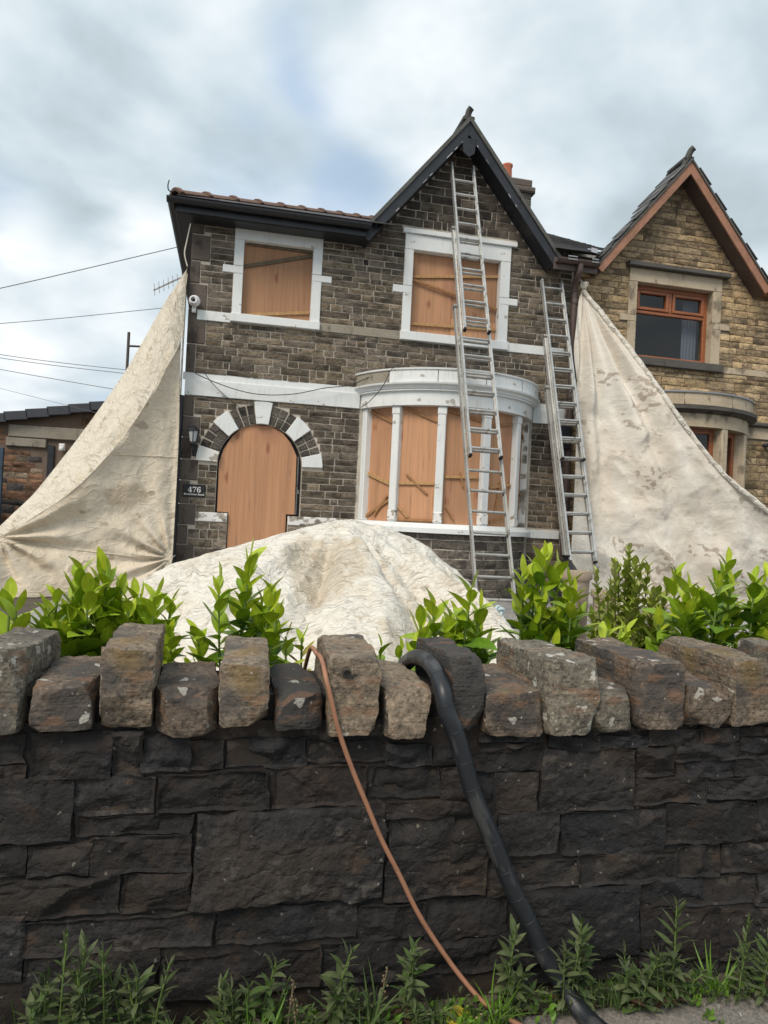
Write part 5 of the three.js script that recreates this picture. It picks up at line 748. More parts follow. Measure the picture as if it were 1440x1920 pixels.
// centre: heap of materials under a crumpled sheet
{
  const prof = [[-1.12, 0.51], [-1.04, 0.6], [-0.98, 0.7], [-0.9, 0.8], [-0.79, 0.89], [-0.45, 1.07], [-0.12, 1.19], [0.22, 1.3], [0.57, 1.41], [0.84, 1.485], [1.02, 1.505], [1.31, 1.47], [1.7, 1.29], [2.0, 1.06], [2.21, 0.88], [2.34, 0.6], [2.44, 0.51]];
  const ph = (x) => { if (x <= prof[0][0]) return 0.51; for (let i = 0; i < prof.length - 1; i++) if (x <= prof[i + 1][0]) { const t = (x - prof[i][0]) / (prof[i + 1][0] - prof[i][0]); return mix(prof[i][1], prof[i + 1][1], t); } return 0.51; };
  const g = sheet(330, 250, (u, v) => {
    const x = mix(-1.3, 2.55, u) , zz = mix(-7.0, -3.9, v); const dz = zz + 6.0; // crest along z = -6
    const S = (q) => (ph(q - 0.06) + 2 * ph(q) + ph(q + 0.06)) / 4; const front = Math.max(0, dz), back = Math.max(0, -dz); const xr = x + (front > 0 ? (x > 1.2 ? 0.12 : x < 0 ? -0.1 : 0) * front : 0);
    let h = S(xr) - 0.5; const fall = front > 0 ? Math.pow(Math.max(0, 1 - front / (1.75 + 0.25 * Math.sin(x * 3))), 0.85) : Math.max(0, 1 - back * 1.3); h *= fall;
    // ridges running down from the top to the front
    const rx = x - 0.9, ridge = (c, s, w) => Math.exp(-((rx - c - s * front) ** 2) / (w * w)); const q = 0.12 * ridge(0.02, 0.12, 0.2) + 0.17 * ridge(0.64, 0.3, 0.13) - 0.13 * ridge(0.38, 0.24, 0.12) + 0.07 * ridge(-0.7, -0.2, 0.3) - 0.06 * ridge(-0.3, -0.05, 0.2);
    const th = Math.atan2(zz + 6.15, x - 0.98), rd = Math.hypot(zz + 6.15, x - 0.98), tri = (a) => Math.abs(fract(a) * 2 - 1), wob = fbm3(x * 1.2, zz * 1.2, 4.4, 2); const fan = (tri(th * 1.55 + 0.28 + wob * 0.5) - 0.5) * 0.2 + (tri(th * 3.7 + wob) - 0.5) * 0.075;
    const m = sstep(0.02, 0.5, front) * sstep(0, 0.25, h); h += (q * 0.6 + fan * sstep(0.05, 0.9, rd)) * m;
    const tight = 0.35 + 1.1 * sstep(0.38, 0.62, fbm3(x * 1.4, zz * 1.4, 6.6, 2)); const c = crumple(x, zz, 3.2, 9.2) * 0.1 + (crumple(x * 1.3, zz * 1.3, 9, 3.1) * 0.03 + crumple(x, zz * 1.2, 22, 5.1) * 0.014) * tight; const k = sstep(0.0, 0.2, h); const y = 0.512 + Math.max(0, h) + c * (0.25 + 0.75 * k) * (front > 0.03 || back > 0.03 ? 1 : 0.5) + (k < 1 ? 0.03 * (1 - k) : 0);
    return [x + (fbm3(x * 5, zz * 5, 2, 3) - 0.5) * 0.05, Math.max(0.505, y), zz + (fbm3(x * 5, zz * 5, 8, 3) - 0.5) * 0.05, x * 1.0, (zz - h * 1.0)];
  });
  const t = thing('tarpaulin', 'crumpled off white tarpaulin draped over a heap in front of the boarded house', 'tarpaulin', [0, 0, 0], 'site tarpaulins'); // dried mud and rust smears on the cloth
  { const p = g.attributes.position, C = new Float32Array(p.count * 3); for (let i = 0; i < p.count; i++) { const x = p.getX(i), y = p.getY(i), z = p.getZ(i), n = fbm3(x * 1.3 + 3, z * 1.3, y, 4), f = fbm3(x * 14, z * 14, y * 14, 3); const m = sstep(0.52, 0.68, n + 0.3 * (f - 0.5)) * 0.5; C[i * 3] = mix(1, 0.6, m); C[i * 3 + 1] = mix(1, 0.5, m); C[i * 3 + 2] = mix(1, 0.36, m); } g.setAttribute('color', new THREE.BufferAttribute(C, 3)); }
  mesh('sheet', g, M.tarpDirt, t);
  mesh('turned_corner', sheet(16, 16, (u, v) => [1.0 + 0.38 * u + 0.16 * v, 0.78 - 0.18 * u * (1 - v) + 0.06 * v + 0.02 * Math.sin(u * 7), -4.86 + 0.22 * u - 0.16 * v, u * 0.5 + 3, v * 0.4]), M.sack, t);
  const r = thing('rope', 'pale blue rope knotted at the right foot of the heap tarpaulin', 'rope', [0, 0, 0]); mesh('knot', new THREE.TorusKnotGeometry(0.03, 0.014, 48, 8), M.rope, r, [2.36, 0.77, -5.9]); mesh('tail', tube([[2.37, 0.75, -5.9], [2.42, 0.66, -5.8], [2.43, 0.56, -5.6], [2.47, 0.515, -5.2], [2.42, 0.512, -4.6], [2.36, 0.512, -4.1]], 0.009, 40, 6), M.rope, r);
}
// ---------------------------------------------------------------- fittings on the house front
{
  const c = thing('security_camera', 'round white security camera on the upper left corner of the dark house', 'camera', [-0.57, 4.17, FZ + 0.015]);
  mesh('mount', cbox(0.05, 0.09, 0.05, 0.01), M.white, c, [-0.005, -0.09, 0.025]); const h = mesh('housing', new THREE.SphereGeometry(0.072, 24, 18), M.white, c, [0, 0, 0.075]); mesh('bezel', new THREE.TorusGeometry(0.04, 0.012, 10, 24), M.white, h, [-0.01, 0.0, 0.06]); mesh('lens', new THREE.SphereGeometry(0.036, 18, 12), M.black, h, [-0.012, -0.002, 0.045]);
  const l = thing('wall_lantern', 'black carriage lantern with frosted glass beside the arched doorway', 'lantern', [-0.5, 2.27, FZ + 0.012]);
  mesh('back_plate', cbox(0.06, 0.14, 0.02, 0.008), M.black, l, [0.02, 0.02, 0.01]); mesh('arm', tube([[0.02, 0.02, 0.02], [0.02, -0.01, 0.09], [0.0, 0.06, 0.12], [0, 0.1, 0.12]], 0.012, 16, 8), M.black, l);
  mesh('glass', new THREE.CylinderGeometry(0.07, 0.045, 0.14, 6), std({ color: rgb(0.45, 0.47, 0.48), roughness: 0.5 }), l, [0, 0.18, 0.12]); for (let i = 0; i < 6; i++) { const a = (i / 6) * 6.283; mesh('bar', bar([Math.sin(a) * 0.046, 0.11, 0.12 + Math.cos(a) * 0.046], [Math.sin(a) * 0.072, 0.25, 0.12 + Math.cos(a) * 0.072], 0.01, 0.01), M.black, l); }
  mesh('cap', lathe([[0, 0.06], [0.03, 0.05], [0.09, 0.0], [0.085, -0.012], [0, -0.012]], 6), M.black, l, [0, 0.26, 0.12]); mesh('base', lathe([[0, 0.02], [0.05, 0.02], [0.04, -0.02], [0, -0.03]], 6), M.black, l, [0, 0.095, 0.12]);
  // house number
  const cv = document.createElement('canvas'); cv.width = 512; cv.height = 300; const x = cv.getContext('2d'); x.fillStyle = '#17181b'; x.fillRect(0, 0, 512, 300); x.fillStyle = '#f1f1ee'; x.textAlign = 'center'; x.font = 'bold 190px serif'; x.fillText('476', 262, 190); x.font = 'bold 62px serif'; x.fillText('Brunshaw Road', 258, 262);
  const tx = new THREE.CanvasTexture(cv); tx.colorSpace = THREE.SRGBColorSpace;
  const s = thing('house_number_sign', 'black slate house sign reading 476 left of the doorway', 'sign', [-0.46, 1.77, FZ + 0.014]);
  mesh('plate', cbox(0.268, 0.158, 0.012, 0.003), M.black, s, [0, 0, 0.006]); mesh('lettering', new THREE.PlaneGeometry(0.262, 0.153), std({ map: tx, roughness: 0.5 }), s, [0, 0, 0.0135]);
  tag(mesh('loose_cable', tube([[-0.6, 3.4, FZ + 0.03], [-0.55, 3.28, FZ + 0.11], [-0.3, 3.17, FZ + 0.12], [0.2, 3.06, FZ + 0.1], [0.7, 3.09, FZ + 0.1], [1.15, 3.21, FZ + 0.12], [1.45, 3.27, FZ + 0.11], [1.75, 3.4, FZ + 0.3]], 0.006, 60, 6), M.black), 'long loose black cable sagging across the white frieze', 'cable');
  tag(mesh('loose_cable', tube([[-0.42, 3.3, FZ + 0.1], [-0.35, 3.2, FZ + 0.11], [-0.2, 3.06, FZ + 0.06], [0.02, 2.9, FZ + 0.03], [0.12, 2.82, FZ + 0.05]], 0.005, 40, 6), M.black), 'short black cable dropping from the cornice to the door arch', 'cable');
  tag(mesh('loose_cable', tube([[1.98, 3.47, -8.68], [1.9, 3.42, -8.7], [1.8, 3.2, -8.72], [1.68, 3.03, -8.9], [1.62, 2.98, -9.2]], 0.005, 40, 6), M.black), 'thin black wire hanging over the bow window parapet', 'cable');
  const d = thing('downpipe', 'black rainwater pipe at the left corner of the dark house', 'downpipe', [-0.683, 0.5, FZ + 0.05]); mesh('pipe', tube([[0, 0, 0], [0, 1, 0], [0.0, 2.47, 0]], 0.04, 12, 12), M.black, d); mesh('socket', lathe([[0.04, 0], [0.052, 0], [0.052, 0.08], [0.04, 0.08]], 14), M.black, d, [0, 1.68, 0]);
}
// ---------------------------------------------------------------- wires, aerial, scaffold tube on the left
{
  const W = [[[-9, 2.7], [-3.49, 4.66], [-0.91, 5.63], 'highest overhead wire running down to the left from the eaves'], [[-9, 3.2], [-3.46, 4.14], [-1.0, 4.66], 'second overhead wire crossing the sky left of the house'], [[-9, 4.25], [-3.44, 3.68], [-0.9, 3.6], 'upper wire of the close pair low in the left sky'], [[-9, 4.2], [-3.44, 3.63], [-0.9, 3.54], 'lower wire of the close pair low in the left sky'], [[-9, 4.1], [-3.43, 3.46], [-0.9, 3.22], 'overhead wire just below the close pair in the left sky'], [[-9, 4.2], [-3.42, 3.18], [-0.9, 2.7], 'lowest faint overhead wire above the outbuilding roof']];
  W.forEach(([a, b, c, l], i) => tag(mesh('overhead_wire', tube([[...a, -11.5], [...b, -11.5], [...c, -11.5]], i === 0 ? 0.0065 : i === 5 ? 0.003 : 0.005, 40, 6), std({ color: rgb(0.2, 0.21, 0.23) })), l, 'wire', 'overhead wires'));
  const a = thing('television_aerial', 'television aerial with short cross rods poking out above the left tarpaulin', 'aerial', [-0.92, 3, -12.5]);
  mesh('mast', tube([[0, 0, 0], [0, 2.6, 0]], 0.018, 4, 8), M.aluDull, a); const B0 = [-0.52, 2.17, 0], B1 = [0.06, 2.53, 0]; mesh('boom', bar(B0, B1, 0.022, 0.022), M.aluDull, a); for (let i = 0; i < 8; i++) { const t = 0.03 + i * 0.125; const x = mix(B0[0], B1[0], t), y = mix(B0[1], B1[1], t), h = 0.1 - 0.003 * i; mesh('rod', bar([x + 0.01, y - h, 0.015], [x - 0.01, y + h, 0.015], 0.009, 0.009), M.aluDull, a); }
  const p = thing('scaffold_frame', 'rusty scaffold tube standing up behind the left tarpaulin', 'scaffold', [-1.81, 0.5, -12.6]); mesh('upright', tube([[0, 2, 0], [0, 3.95, 0]], 0.024, 4, 10), M.pole, p); mesh('cross_tube', tube([[0, 3.72, 0], [0.5, 3.74, 0]], 0.018, 4, 10), M.pole, p); mesh('brace', tube([[0.5, 0, 0], [0.5, 3.8, 0]], 0.024, 4, 10), M.pole, p); mesh('upright', tube([[0, 0, 0], [0, 2, 0]], 0.024, 4, 10), M.pole, p);
}
// ---------------------------------------------------------------- hose and cable over the front wall
{
  const h = thing('hose', 'thick black ribbed hose draped over the front wall onto the pavement', 'hose');
const P = [[0.6, 0.55, -3.2], [0.67, 0.85, -2.8], [0.68, 0.994, -2.62], [0.684, 1.045, -2.5], [0.69, 1.062, -2.36], [0.69, 1.043, -2.23], [0.69, 1.002, -2.16], [0.698, 0.949, -2.145], [0.725, 0.893, -2.14], [0.748, 0.837, -2.14], [0.794, 0.701, -2.14], [0.87, 0.54, -2.14], [0.949, 0.375, -2.14], [1.008, 0.268, -2.135], [1.07, 0.149, -2.12], [1.12, 0.075, -2.09], [1.15, 0.035, -2.03], [1.2, 0.03, -1.88], [1.4, 0.03, -1.4], [1.6, 0.03, -0.9]];
  mesh('tube', tube(P, 0.0285, 280, 18), M.rubber, h); const c = new THREE.CatmullRomCurve3(P.map((p) => new THREE.Vector3(...p)), false, 'centripetal'); const R = rng(3);
  for (let i = 0; i < 30; i++) { const t = 0.16 + i * 0.027 + R() * 0.006, p = c.getPointAt(Math.min(t, 0.99)), d = c.getTangentAt(Math.min(t, 0.99)); const g = new THREE.TorusGeometry(0.0284, 0.001, 6, 20); const m = mesh('rib', g, M.rubber, h, [p.x, p.y, p.z]); m.quaternion.setFromUnitVectors(new THREE.Vector3(0, 0, 1), d); }
  tag(mesh('cable', tube([[0.3, 0.52, -3.4], [0.31, 0.9, -2.8], [0.312, 1.06, -2.58], [0.312, 1.075, -2.4], [0.311, 1.085, -2.3], [0.311, 1.07, -2.2], [0.314, 1.045, -2.165], [0.327, 1.0, -2.155], [0.358, 0.893, -2.155], [0.402, 0.782, -2.16], [0.459, 0.658, -2.16], [0.512, 0.546, -2.16], [0.576, 0.431, -2.16], [0.638, 0.315, -2.16], [0.714, 0.201, -2.158], [0.79, 0.105, -2.14], [0.855, 0.045, -2.1], [0.915, 0.03, -2.04], [1.1, 0.03, -1.8], [1.3, 0.02, -1.4]], 0.0078, 200, 10), M.cable), 'thin orange brown hose hanging over the front wall beside the black hose', 'hose');
}
// ---------------------------------------------------------------- planting
function leafGeo(L, W, fold, curl, seg = 6) { // blade along +y, folded along the midrib, tip bending to -z
  const P = [], U = [], I = []; for (let j = 0; j <= seg; j++) { const t = j / seg, w = W * Math.pow(Math.sin(Math.PI * Math.pow(t, 0.85) * 0.97 + 0.03), 0.8) * (t > 0.97 ? 0.25 : 1), y = t * L, z = -curl * t * t * L; for (const s of [-1, 0, 1]) { P.push(s * w * 0.5, y, z + Math.abs(s) * fold * w * 0.5 + Math.sin(t * 9 + s) * 0.02 * W * Math.abs(s)); U.push(0.5 + s * 0.48, t); } }
  for (let j = 0; j < seg; j++) for (let i = 0; i < 2; i++) { const a = j * 3 + i; I.push(a, a + 1, a + 3, a + 1, a + 4, a + 3); }
  const g = new THREE.BufferGeometry(); g.setAttribute('position', new THREE.Float32BufferAttribute(P, 3)); g.setAttribute('uv', new THREE.Float32BufferAttribute(U, 2)); g.setIndex(I); g.computeVertexNormals(); return g;
}
const LEAF = [leafGeo(0.145, 0.07, 0.35, 0.25), leafGeo(0.145, 0.076, 0.2, 0.45), leafGeo(0.145, 0.064, 0.45, 0.08), leafGeo(0.145, 0.074, 0.3, -0.12)];
function place(m, p, dir, roll) { const y = dir.clone().normalize(), up = Math.abs(y.y) > 0.95 ? new THREE.Vector3(1, 0, 0) : new THREE.Vector3(0, 1, 0); const z = up.clone().addScaledVector(y, -up.dot(y)).normalize(), x = new THREE.Vector3().crossVectors(y, z); m.quaternion.setFromRotationMatrix(new THREE.Matrix4().makeBasis(x, y, z)); m.rotateY(roll); m.position.copy(p); }
function laurel(label, z, tips, base, seed, o = {}) {
  const b = new THREE.Vector3(base[0], GY, z - 0.05), t = thing('laurel_bush', label, 'bush', [b.x, b.y, b.z], 'laurel bushes behind the front wall'), R = rng(seed);
  const fill = o.fill ?? Math.round(tips.length * 0.8), all = [...tips]; for (let i = 0; i < fill; i++) { const q = tips[Math.floor(R() * tips.length)]; all.push([q[0] + (R() - 0.5) * 0.1, q[1] - 0.06 - R() * 0.14]); }
  const per = Math.min(o.leaves ?? 10, Math.floor(290 / all.length));
  all.forEach(([tx, ty], si) => {
    const dz = o.depth ?? 0.16, tip = new THREE.Vector3(tx, ty - 0.03, z + (R() - 0.5) * dz).sub(b), bend = new THREE.Vector3(tip.x * 0.75 + (R() - 0.5) * 0.05, tip.y * 0.45, tip.z * 0.7), c = new THREE.CatmullRomCurve3([new THREE.Vector3((R() - 0.5) * 0.06, 0, (R() - 0.5) * 0.05), bend, tip]);
    mesh('stem', new THREE.TubeGeometry(c, 12, 0.005, 6), M.stem, t); const n = per, len = c.getLength();
    for (let i = 0; i < n; i++) {
      const k = i / (n - 1), at = Math.max(0.2, 1 - (1 - k) * Math.min(0.9, (o.run ?? 0.34) / len)), p = c.getPointAt(at), d = c.getTangentAt(at), az = i * 2.4 + si + R() * 0.5, tilt = mix(1.15, 0.28, k ** 1.4) + (R() - 0.5) * 0.25;
      const side = new THREE.Vector3(Math.cos(az), 0, Math.sin(az)); side.addScaledVector(d, -side.dot(d)).normalize(); const dir = d.clone().multiplyScalar(Math.cos(tilt)).addScaledVector(side, Math.sin(tilt)); const s = mix(1.0, 0.62, k ** 2) * (0.82 + 0.36 * R()) * (o.size ?? 1);
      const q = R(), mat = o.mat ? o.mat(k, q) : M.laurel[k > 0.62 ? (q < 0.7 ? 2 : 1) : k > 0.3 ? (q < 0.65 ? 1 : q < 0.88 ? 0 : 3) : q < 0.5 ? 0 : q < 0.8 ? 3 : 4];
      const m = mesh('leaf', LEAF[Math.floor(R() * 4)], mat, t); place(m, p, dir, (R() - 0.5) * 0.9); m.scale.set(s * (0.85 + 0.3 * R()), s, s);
    }
  });
  return t;
}
laurel('small laurel sprig at the left end of the front wall', 3.0 * -1, [[-0.82, 1.18], [-0.78, 1.15]], [-0.83], 1, { leaves: 8 });
laurel('bushy laurel below the left tarpaulin, left one of the pair', -3.0, [[-0.57, 1.3], [-0.65, 1.19], [-0.68, 1.15], [-0.58, 1.11], [-0.62, 1.05], [-0.6, 1.2], [-0.52, 1.22]], [-0.58], 2, { leaves: 15, run: 0.3, fill: 9 });
laurel('bushy laurel below the left tarpaulin, right one of the pair', -3.02, [[-0.48, 1.31], [-0.42, 1.24], [-0.36, 1.2], [-0.28, 1.21], [-0.22, 1.17], [-0.49, 1.18], [-0.45, 1.08], [-0.32, 1.1]], [-0.38], 12, { leaves: 15, run: 0.3, fill: 9 });
laurel('tall laurel with three upright shoots in front of the heap', -2.95, [[-0.03, 1.27], [0.09, 1.38], [0.18, 1.25], [-0.1, 1.06], [0.14, 1.12]], [0.05], 3, { leaves: 17, run: 0.36 });
laurel('little yellowish laurel seedling between two coping stones', -2.9, [[0.25, 1.07], [0.32, 1.06]], [0.29], 4, { leaves: 6, size: 0.7, run: 0.14, mat: (k, q) => (q < 0.25 ? M.yellowLeaf : M.laurel[q < 0.6 ? 2 : 1]) });
laurel('small laurel sprig with one yellow leaf beside the black hose', -2.85, [[0.64, 1.04], [0.72, 1.03]], [0.68], 5, { leaves: 5, size: 0.75, run: 0.14, mat: (k, q) => (k > 0.8 && q < 0.6 ? M.yellowLeaf : M.laurel[q < 0.5 ? 0 : 1]) });
laurel('laurel behind the black coping stone with a tall right shoot', -2.95, [[1.02, 1.28], [0.88, 1.2], [0.81, 1.13], [0.96, 1.15], [1.09, 1.1], [1.14, 1.03], [0.93, 1.08], [1.02, 1.08]], [0.97], 6, { leaves: 14, run: 0.3 });
laurel('large bright laurel in front of the two ladders', -2.95, [[1.37, 1.44], [1.29, 1.35], [1.46, 1.38], [1.27, 1.27], [1.49, 1.28], [1.36, 1.22], [1.47, 1.16], [1.6, 1.16], [1.68, 1.12], [1.77, 1.06], [1.42, 1.1], [1.85, 1.1], [1.33, 1.14]], [1.46], 7, { leaves: 14, run: 0.3 });
{
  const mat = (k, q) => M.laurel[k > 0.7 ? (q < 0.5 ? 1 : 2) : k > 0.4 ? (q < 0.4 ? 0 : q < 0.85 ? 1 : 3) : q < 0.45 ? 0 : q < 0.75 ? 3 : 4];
  laurel('dense laurel right of the olive shrub, in front of the right tarpaulin', -3.1, [[2.16, 1.37], [2.31, 1.38], [2.25, 1.27], [2.4, 1.24], [2.14, 1.23], [2.1, 1.15], [2.35, 1.13], [2.22, 1.11], [2.3, 1.02], [2.4, 1.32]], [2.25], 18, { leaves: 15, size: 0.95, depth: 0.3, run: 0.32, fill: 9, mat });
  const t = laurel('wide dense laurel at the right edge with one amber leaf', -3.08, [[2.53, 1.43], [2.63, 1.33], [2.7, 1.27], [2.56, 1.21], [2.69, 1.14], [2.48, 1.33], [2.45, 1.12], [2.6, 1.08], [2.5, 1.03], [2.8, 1.3], [2.88, 1.2], [2.75, 1.36]], [2.6], 8, { leaves: 14, size: 0.95, depth: 0.3, run: 0.32, fill: 8, mat });
  const m = mesh('amber_leaf', LEAF[0], M.amberLeaf, t); place(m, new THREE.Vector3(-0.02, 0.68, 0.16), new THREE.Vector3(0.9, -0.3, 0.3), 0.3); m.scale.setScalar(0.62);
}
// small leaved shrub
{
  const t = thing('privet_shrub', 'fine leaved olive green shrub between the bright laurels', 'shrub', [2.22, GY, -3.6]), R = rng(21), lg = leafGeo(0.058, 0.032, 0.3, 0.2, 4), out = [[], [], []];
  const tips = []; for (let i = 0; i < 46; i++) { const a = R() * 6.283, r = Math.sqrt(R()), h = 0.93 - 0.42 * r * r - 0.3 * R() ** 2; tips.push([Math.cos(a) * r * 0.27, h - 0.06, Math.sin(a) * r * 0.22]); } tips.push([-0.02, 0.93, 0], [-0.12, 0.85, 0.02], [0.1, 0.84, 0], [-0.22, 0.8, 0], [0.2, 0.75, 0.05]);
  const m4 = new THREE.Matrix4(), q = new THREE.Object3D();
  tips.forEach((p, si) => { const tip = new THREE.Vector3(...p), c = new THREE.CatmullRomCurve3([new THREE.Vector3((R() - 0.5) * 0.1, 0, (R() - 0.5) * 0.1), new THREE.Vector3(tip.x * 0.7, tip.y * 0.5, tip.z * 0.7), tip]); mesh('stem', new THREE.TubeGeometry(c, 8, 0.003, 5), M.wood, t); for (let i = 0; i < 36; i++) { const at = 1 - (i / 36) * 0.6, pt = c.getPointAt(at), d = c.getTangentAt(at), az = i * 2.4 + si, tilt = mix(0.35, 1.2, i / 36); const side = new THREE.Vector3(Math.cos(az), 0, Math.sin(az)); side.addScaledVector(d, -side.dot(d)).normalize(); place(q, pt, d.clone().multiplyScalar(Math.cos(tilt)).addScaledVector(side, Math.sin(tilt)), (R() - 0.5)); q.scale.setScalar(0.75 + 0.5 * R()); q.updateMatrix(); const g = lg.clone().applyMatrix4(q.matrix); out[R() < 0.4 ? 0 : R() < 0.7 ? 1 : 2].push(g); } });
  out.forEach((o, i) => stuff(mesh('foliage', mergeGeometries(o), M.privet[i], t)));
}
// weeds along the foot of the wall
function weed(label, x, h, seed, o = {}) {
  const R = rng(seed), z = o.z ?? -2.1 + R() * 0.05, t = thing('weed', label, 'weed', [x, 0, z], 'weeds along the foot of the wall'), lg = o.leaf ?? [leafGeo(0.075, 0.019, 0.25, 0.25, 4), leafGeo(0.07, 0.024, 0.25, 0.4, 4), leafGeo(0.06, 0.014, 0.3, 0.1, 4)][seed % 3], out = [[], []], red = [], q = new THREE.Object3D(), st = [];
  const n = o.stems ?? 1; for (let s = 0; s < n; s++) {
    const hh = h * (s ? 0.5 + 0.4 * R() : 1), lean = (R() - 0.5) * 0.09, base = new THREE.Vector3((s ? R() - 0.5 : 0) * 0.07, 0, (R() - 0.5) * 0.03), c = new THREE.CatmullRomCurve3([base, new THREE.Vector3(base.x + lean * 0.4, hh * 0.5, base.z + 0.01), new THREE.Vector3(base.x + lean, hh - 0.03, base.z + 0.015 + R() * 0.02)]);
    st.push(new THREE.TubeGeometry(c, 8, 0.0025, 5)); const L = Math.round(10 + hh * 75);
    for (let i = 0; i < L; i++) { const k = i / (L - 1), at = 0.08 + 0.92 * k, p = c.getPointAt(at), d = c.getTangentAt(at), az = i * 2.4 + R() * 0.6, tilt = mix(1.25, 0.2, k ** 2.2) + (R() - 0.5) * 0.3; const side = new THREE.Vector3(Math.cos(az), 0, Math.sin(az)); side.addScaledVector(d, -side.dot(d)).normalize(); place(q, p, d.clone().multiplyScalar(Math.cos(tilt)).addScaledVector(side, Math.sin(tilt)), R() - 0.5); q.scale.setScalar((0.55 + 0.5 * R()) * (k < 0.9 ? 1 : 0.75) * (o.size ?? 1)); q.updateMatrix(); const g = lg.clone().applyMatrix4(q.matrix); (k < 0.22 && R() < (o.red ?? 0.2) ? red : out[R() < 0.55 ? 0 : 1]).push(g); }
  }
  mesh('stem', mergeGeometries(st), M.stem, t); const v = seed % 2; out.forEach((g, i) => g.length && stuff(mesh('foliage', mergeGeometries(g), M.weed[(i + v) % 3], t))); if (red.length) stuff(mesh('red_foliage', mergeGeometries(red), M.redLeaf, t)); return t;
}
{
  const L = [[-0.47, 0.24, 'leftmost feathery weed beside the dandelion'], [-0.43, 0.27, 'weed in the left clump, second from the left edge'], [-0.385, 0.4, 'tallest upright weed in the left clump'], [-0.35, 0.36, 'upright weed right beside the tallest of the left clump'], [-0.31, 0.3, 'middling weed in the middle of the left clump'], [-0.265, 0.34, 'narrow upright weed at the right of the left clump'], [-0.22, 0.26, 'short weed near the right of the left clump'], [-0.185, 0.27, 'weed second from the right end of the left clump'], [-0.145, 0.29, 'last weed at the right end of the left clump'],
    [-0.07, 0.17, 'low weed in the gap right of the left clump'], [0.0, 0.15, 'low weed under the big wall stone, left one'], [0.04, 0.24, 'pale pointed weed under the left of the big wall stone'], [0.085, 0.23, 'pointed weed right of the pale one under the big wall stone'], [0.155, 0.28, 'weed under the middle of the big wall stone'], [0.2, 0.2, 'short weed under the right half of the big wall stone'], [0.27, 0.16, 'low broad weed left of the tall middle weed'],
    [0.36, 0.31, 'tall middle weed under the orange hose'], [0.41, 0.22, 'weed directly right of the tall middle weed'], [0.48, 0.18, 'short weed left of the reddish weed'], [0.58, 0.29, 'weed with red lower leaves near the orange hose'], [0.63, 0.14, 'low tuft right of the reddish weed'], [0.7, 0.1, 'low tuft where the orange hose nears the ground'],
    [0.92, 0.31, 'tall weed just left of the black hose'], [0.955, 0.2, 'short weed touching the left of the black hose'], [1.13, 0.29, 'weed just right of the black hose'], [1.165, 0.32, 'taller weed second right of the black hose'], [1.215, 0.18, 'short weed right of the pair beside the black hose'], [1.335, 0.23, 'slender weed left of the tallest right hand weed'], [1.385, 0.13, 'low tuft left of the tallest right hand weed'], [1.44, 0.22, 'weed at the left foot of the tallest right hand weed'], [1.485, 0.37, 'tallest weed of the right hand side'], [1.535, 0.17, 'short weed right of the tallest right hand weed'], [1.74, 0.29, 'left of the two tall weeds at the right edge'], [1.81, 0.29, 'right of the two tall weeds at the right edge'], [1.87, 0.16, 'bright short weed at the right edge']];
  L.forEach(([x, h, l], i) => weed(l, x, h * (x < -0.1 ? 1.08 : 1), 300 + i, { stems: h > 0.25 ? 2 : 3, size: h < 0.2 ? 0.7 : 1, red: x > 0.5 && x < 0.6 ? 0.9 : 0.2 }));
  // dandelion at the left
  const dl = leafGeo(0.16, 0.055, 0.2, 0.45, 8); for (const [x, z, n, s, l] of [[-0.56, -2.06, 6, 1, 'broad leaved dandelion at the bottom left corner'], [0.17, -2.02, 5, 0.6, 'small dandelion rosette under the big wall stone'], [0.3, -2.04, 6, 0.55, 'bright dandelion rosette below the tall middle weed']]) { const R = rng(x * 100 + 70), t = thing('dandelion', l, 'dandelion', [x, 0, z]); for (let i = 0; i < n; i++) { const a = (i / n) * 6.283 + R(), m = mesh('leaf', dl, M.dandelion, t); place(m, new THREE.Vector3(0, 0.01, 0), new THREE.Vector3(Math.cos(a) * 0.6, 0.8 + R() * 0.6, Math.sin(a) * 0.6 + 0.1), R() - 0.5); m.scale.setScalar(s * (0.8 + 0.4 * R())); } }
  // moss and tiny plants in the joint between wall and flags, and between two flags
  const R = rng(64), g = leafGeo(0.022, 0.011, 0.3, 0.3, 3), ms = [[], []], q = new THREE.Object3D();
  const sow = (x, z, n, r, h) => { for (let i = 0; i < n; i++) { const a = R() * 6.283, d = Math.sqrt(R()) * r; place(q, new THREE.Vector3(x + Math.cos(a) * d * 1.6, R() * h, z + Math.sin(a) * d), new THREE.Vector3(R() - 0.5, 0.5 + R(), R() - 0.3), R() * 3); q.scale.setScalar(0.6 + R() * 0.9); q.updateMatrix(); ms[R() < 0.5 ? 0 : 1].push(g.clone().applyMatrix4(q.matrix)); } };
  for (let i = 0; i < 46; i++) sow(-0.7 + i * 0.062, -2.12 + R() * 0.05, 46, 0.045, 0.05); for (let i = 0; i < 12; i++) sow(1.56 + i * 0.006, -2.05 + i * 0.06, 16, 0.014, 0.014); for (let i = 0; i < 8; i++) sow(0.75 + R() * 0.12, -2.06 + R() * 0.04, 40, 0.03, 0.04);
  ms.forEach((o, i) => { const m = stuff(mesh('ground_cover', mergeGeometries(o), i ? M.weed[1] : M.dandelion)); m.userData.label = i ? 'dull green mossy growth along the wall foot' : 'bright green tiny plants along the wall foot'; m.userData.category = 'ground cover'; });
  // grass tufts and last year's dry stalks among the weeds
  const blade = (h) => leafGeo(h, 0.006, 0.2, 0.55, 5), straw = std({ color: rgb(0.16, 0.12, 0.07) });
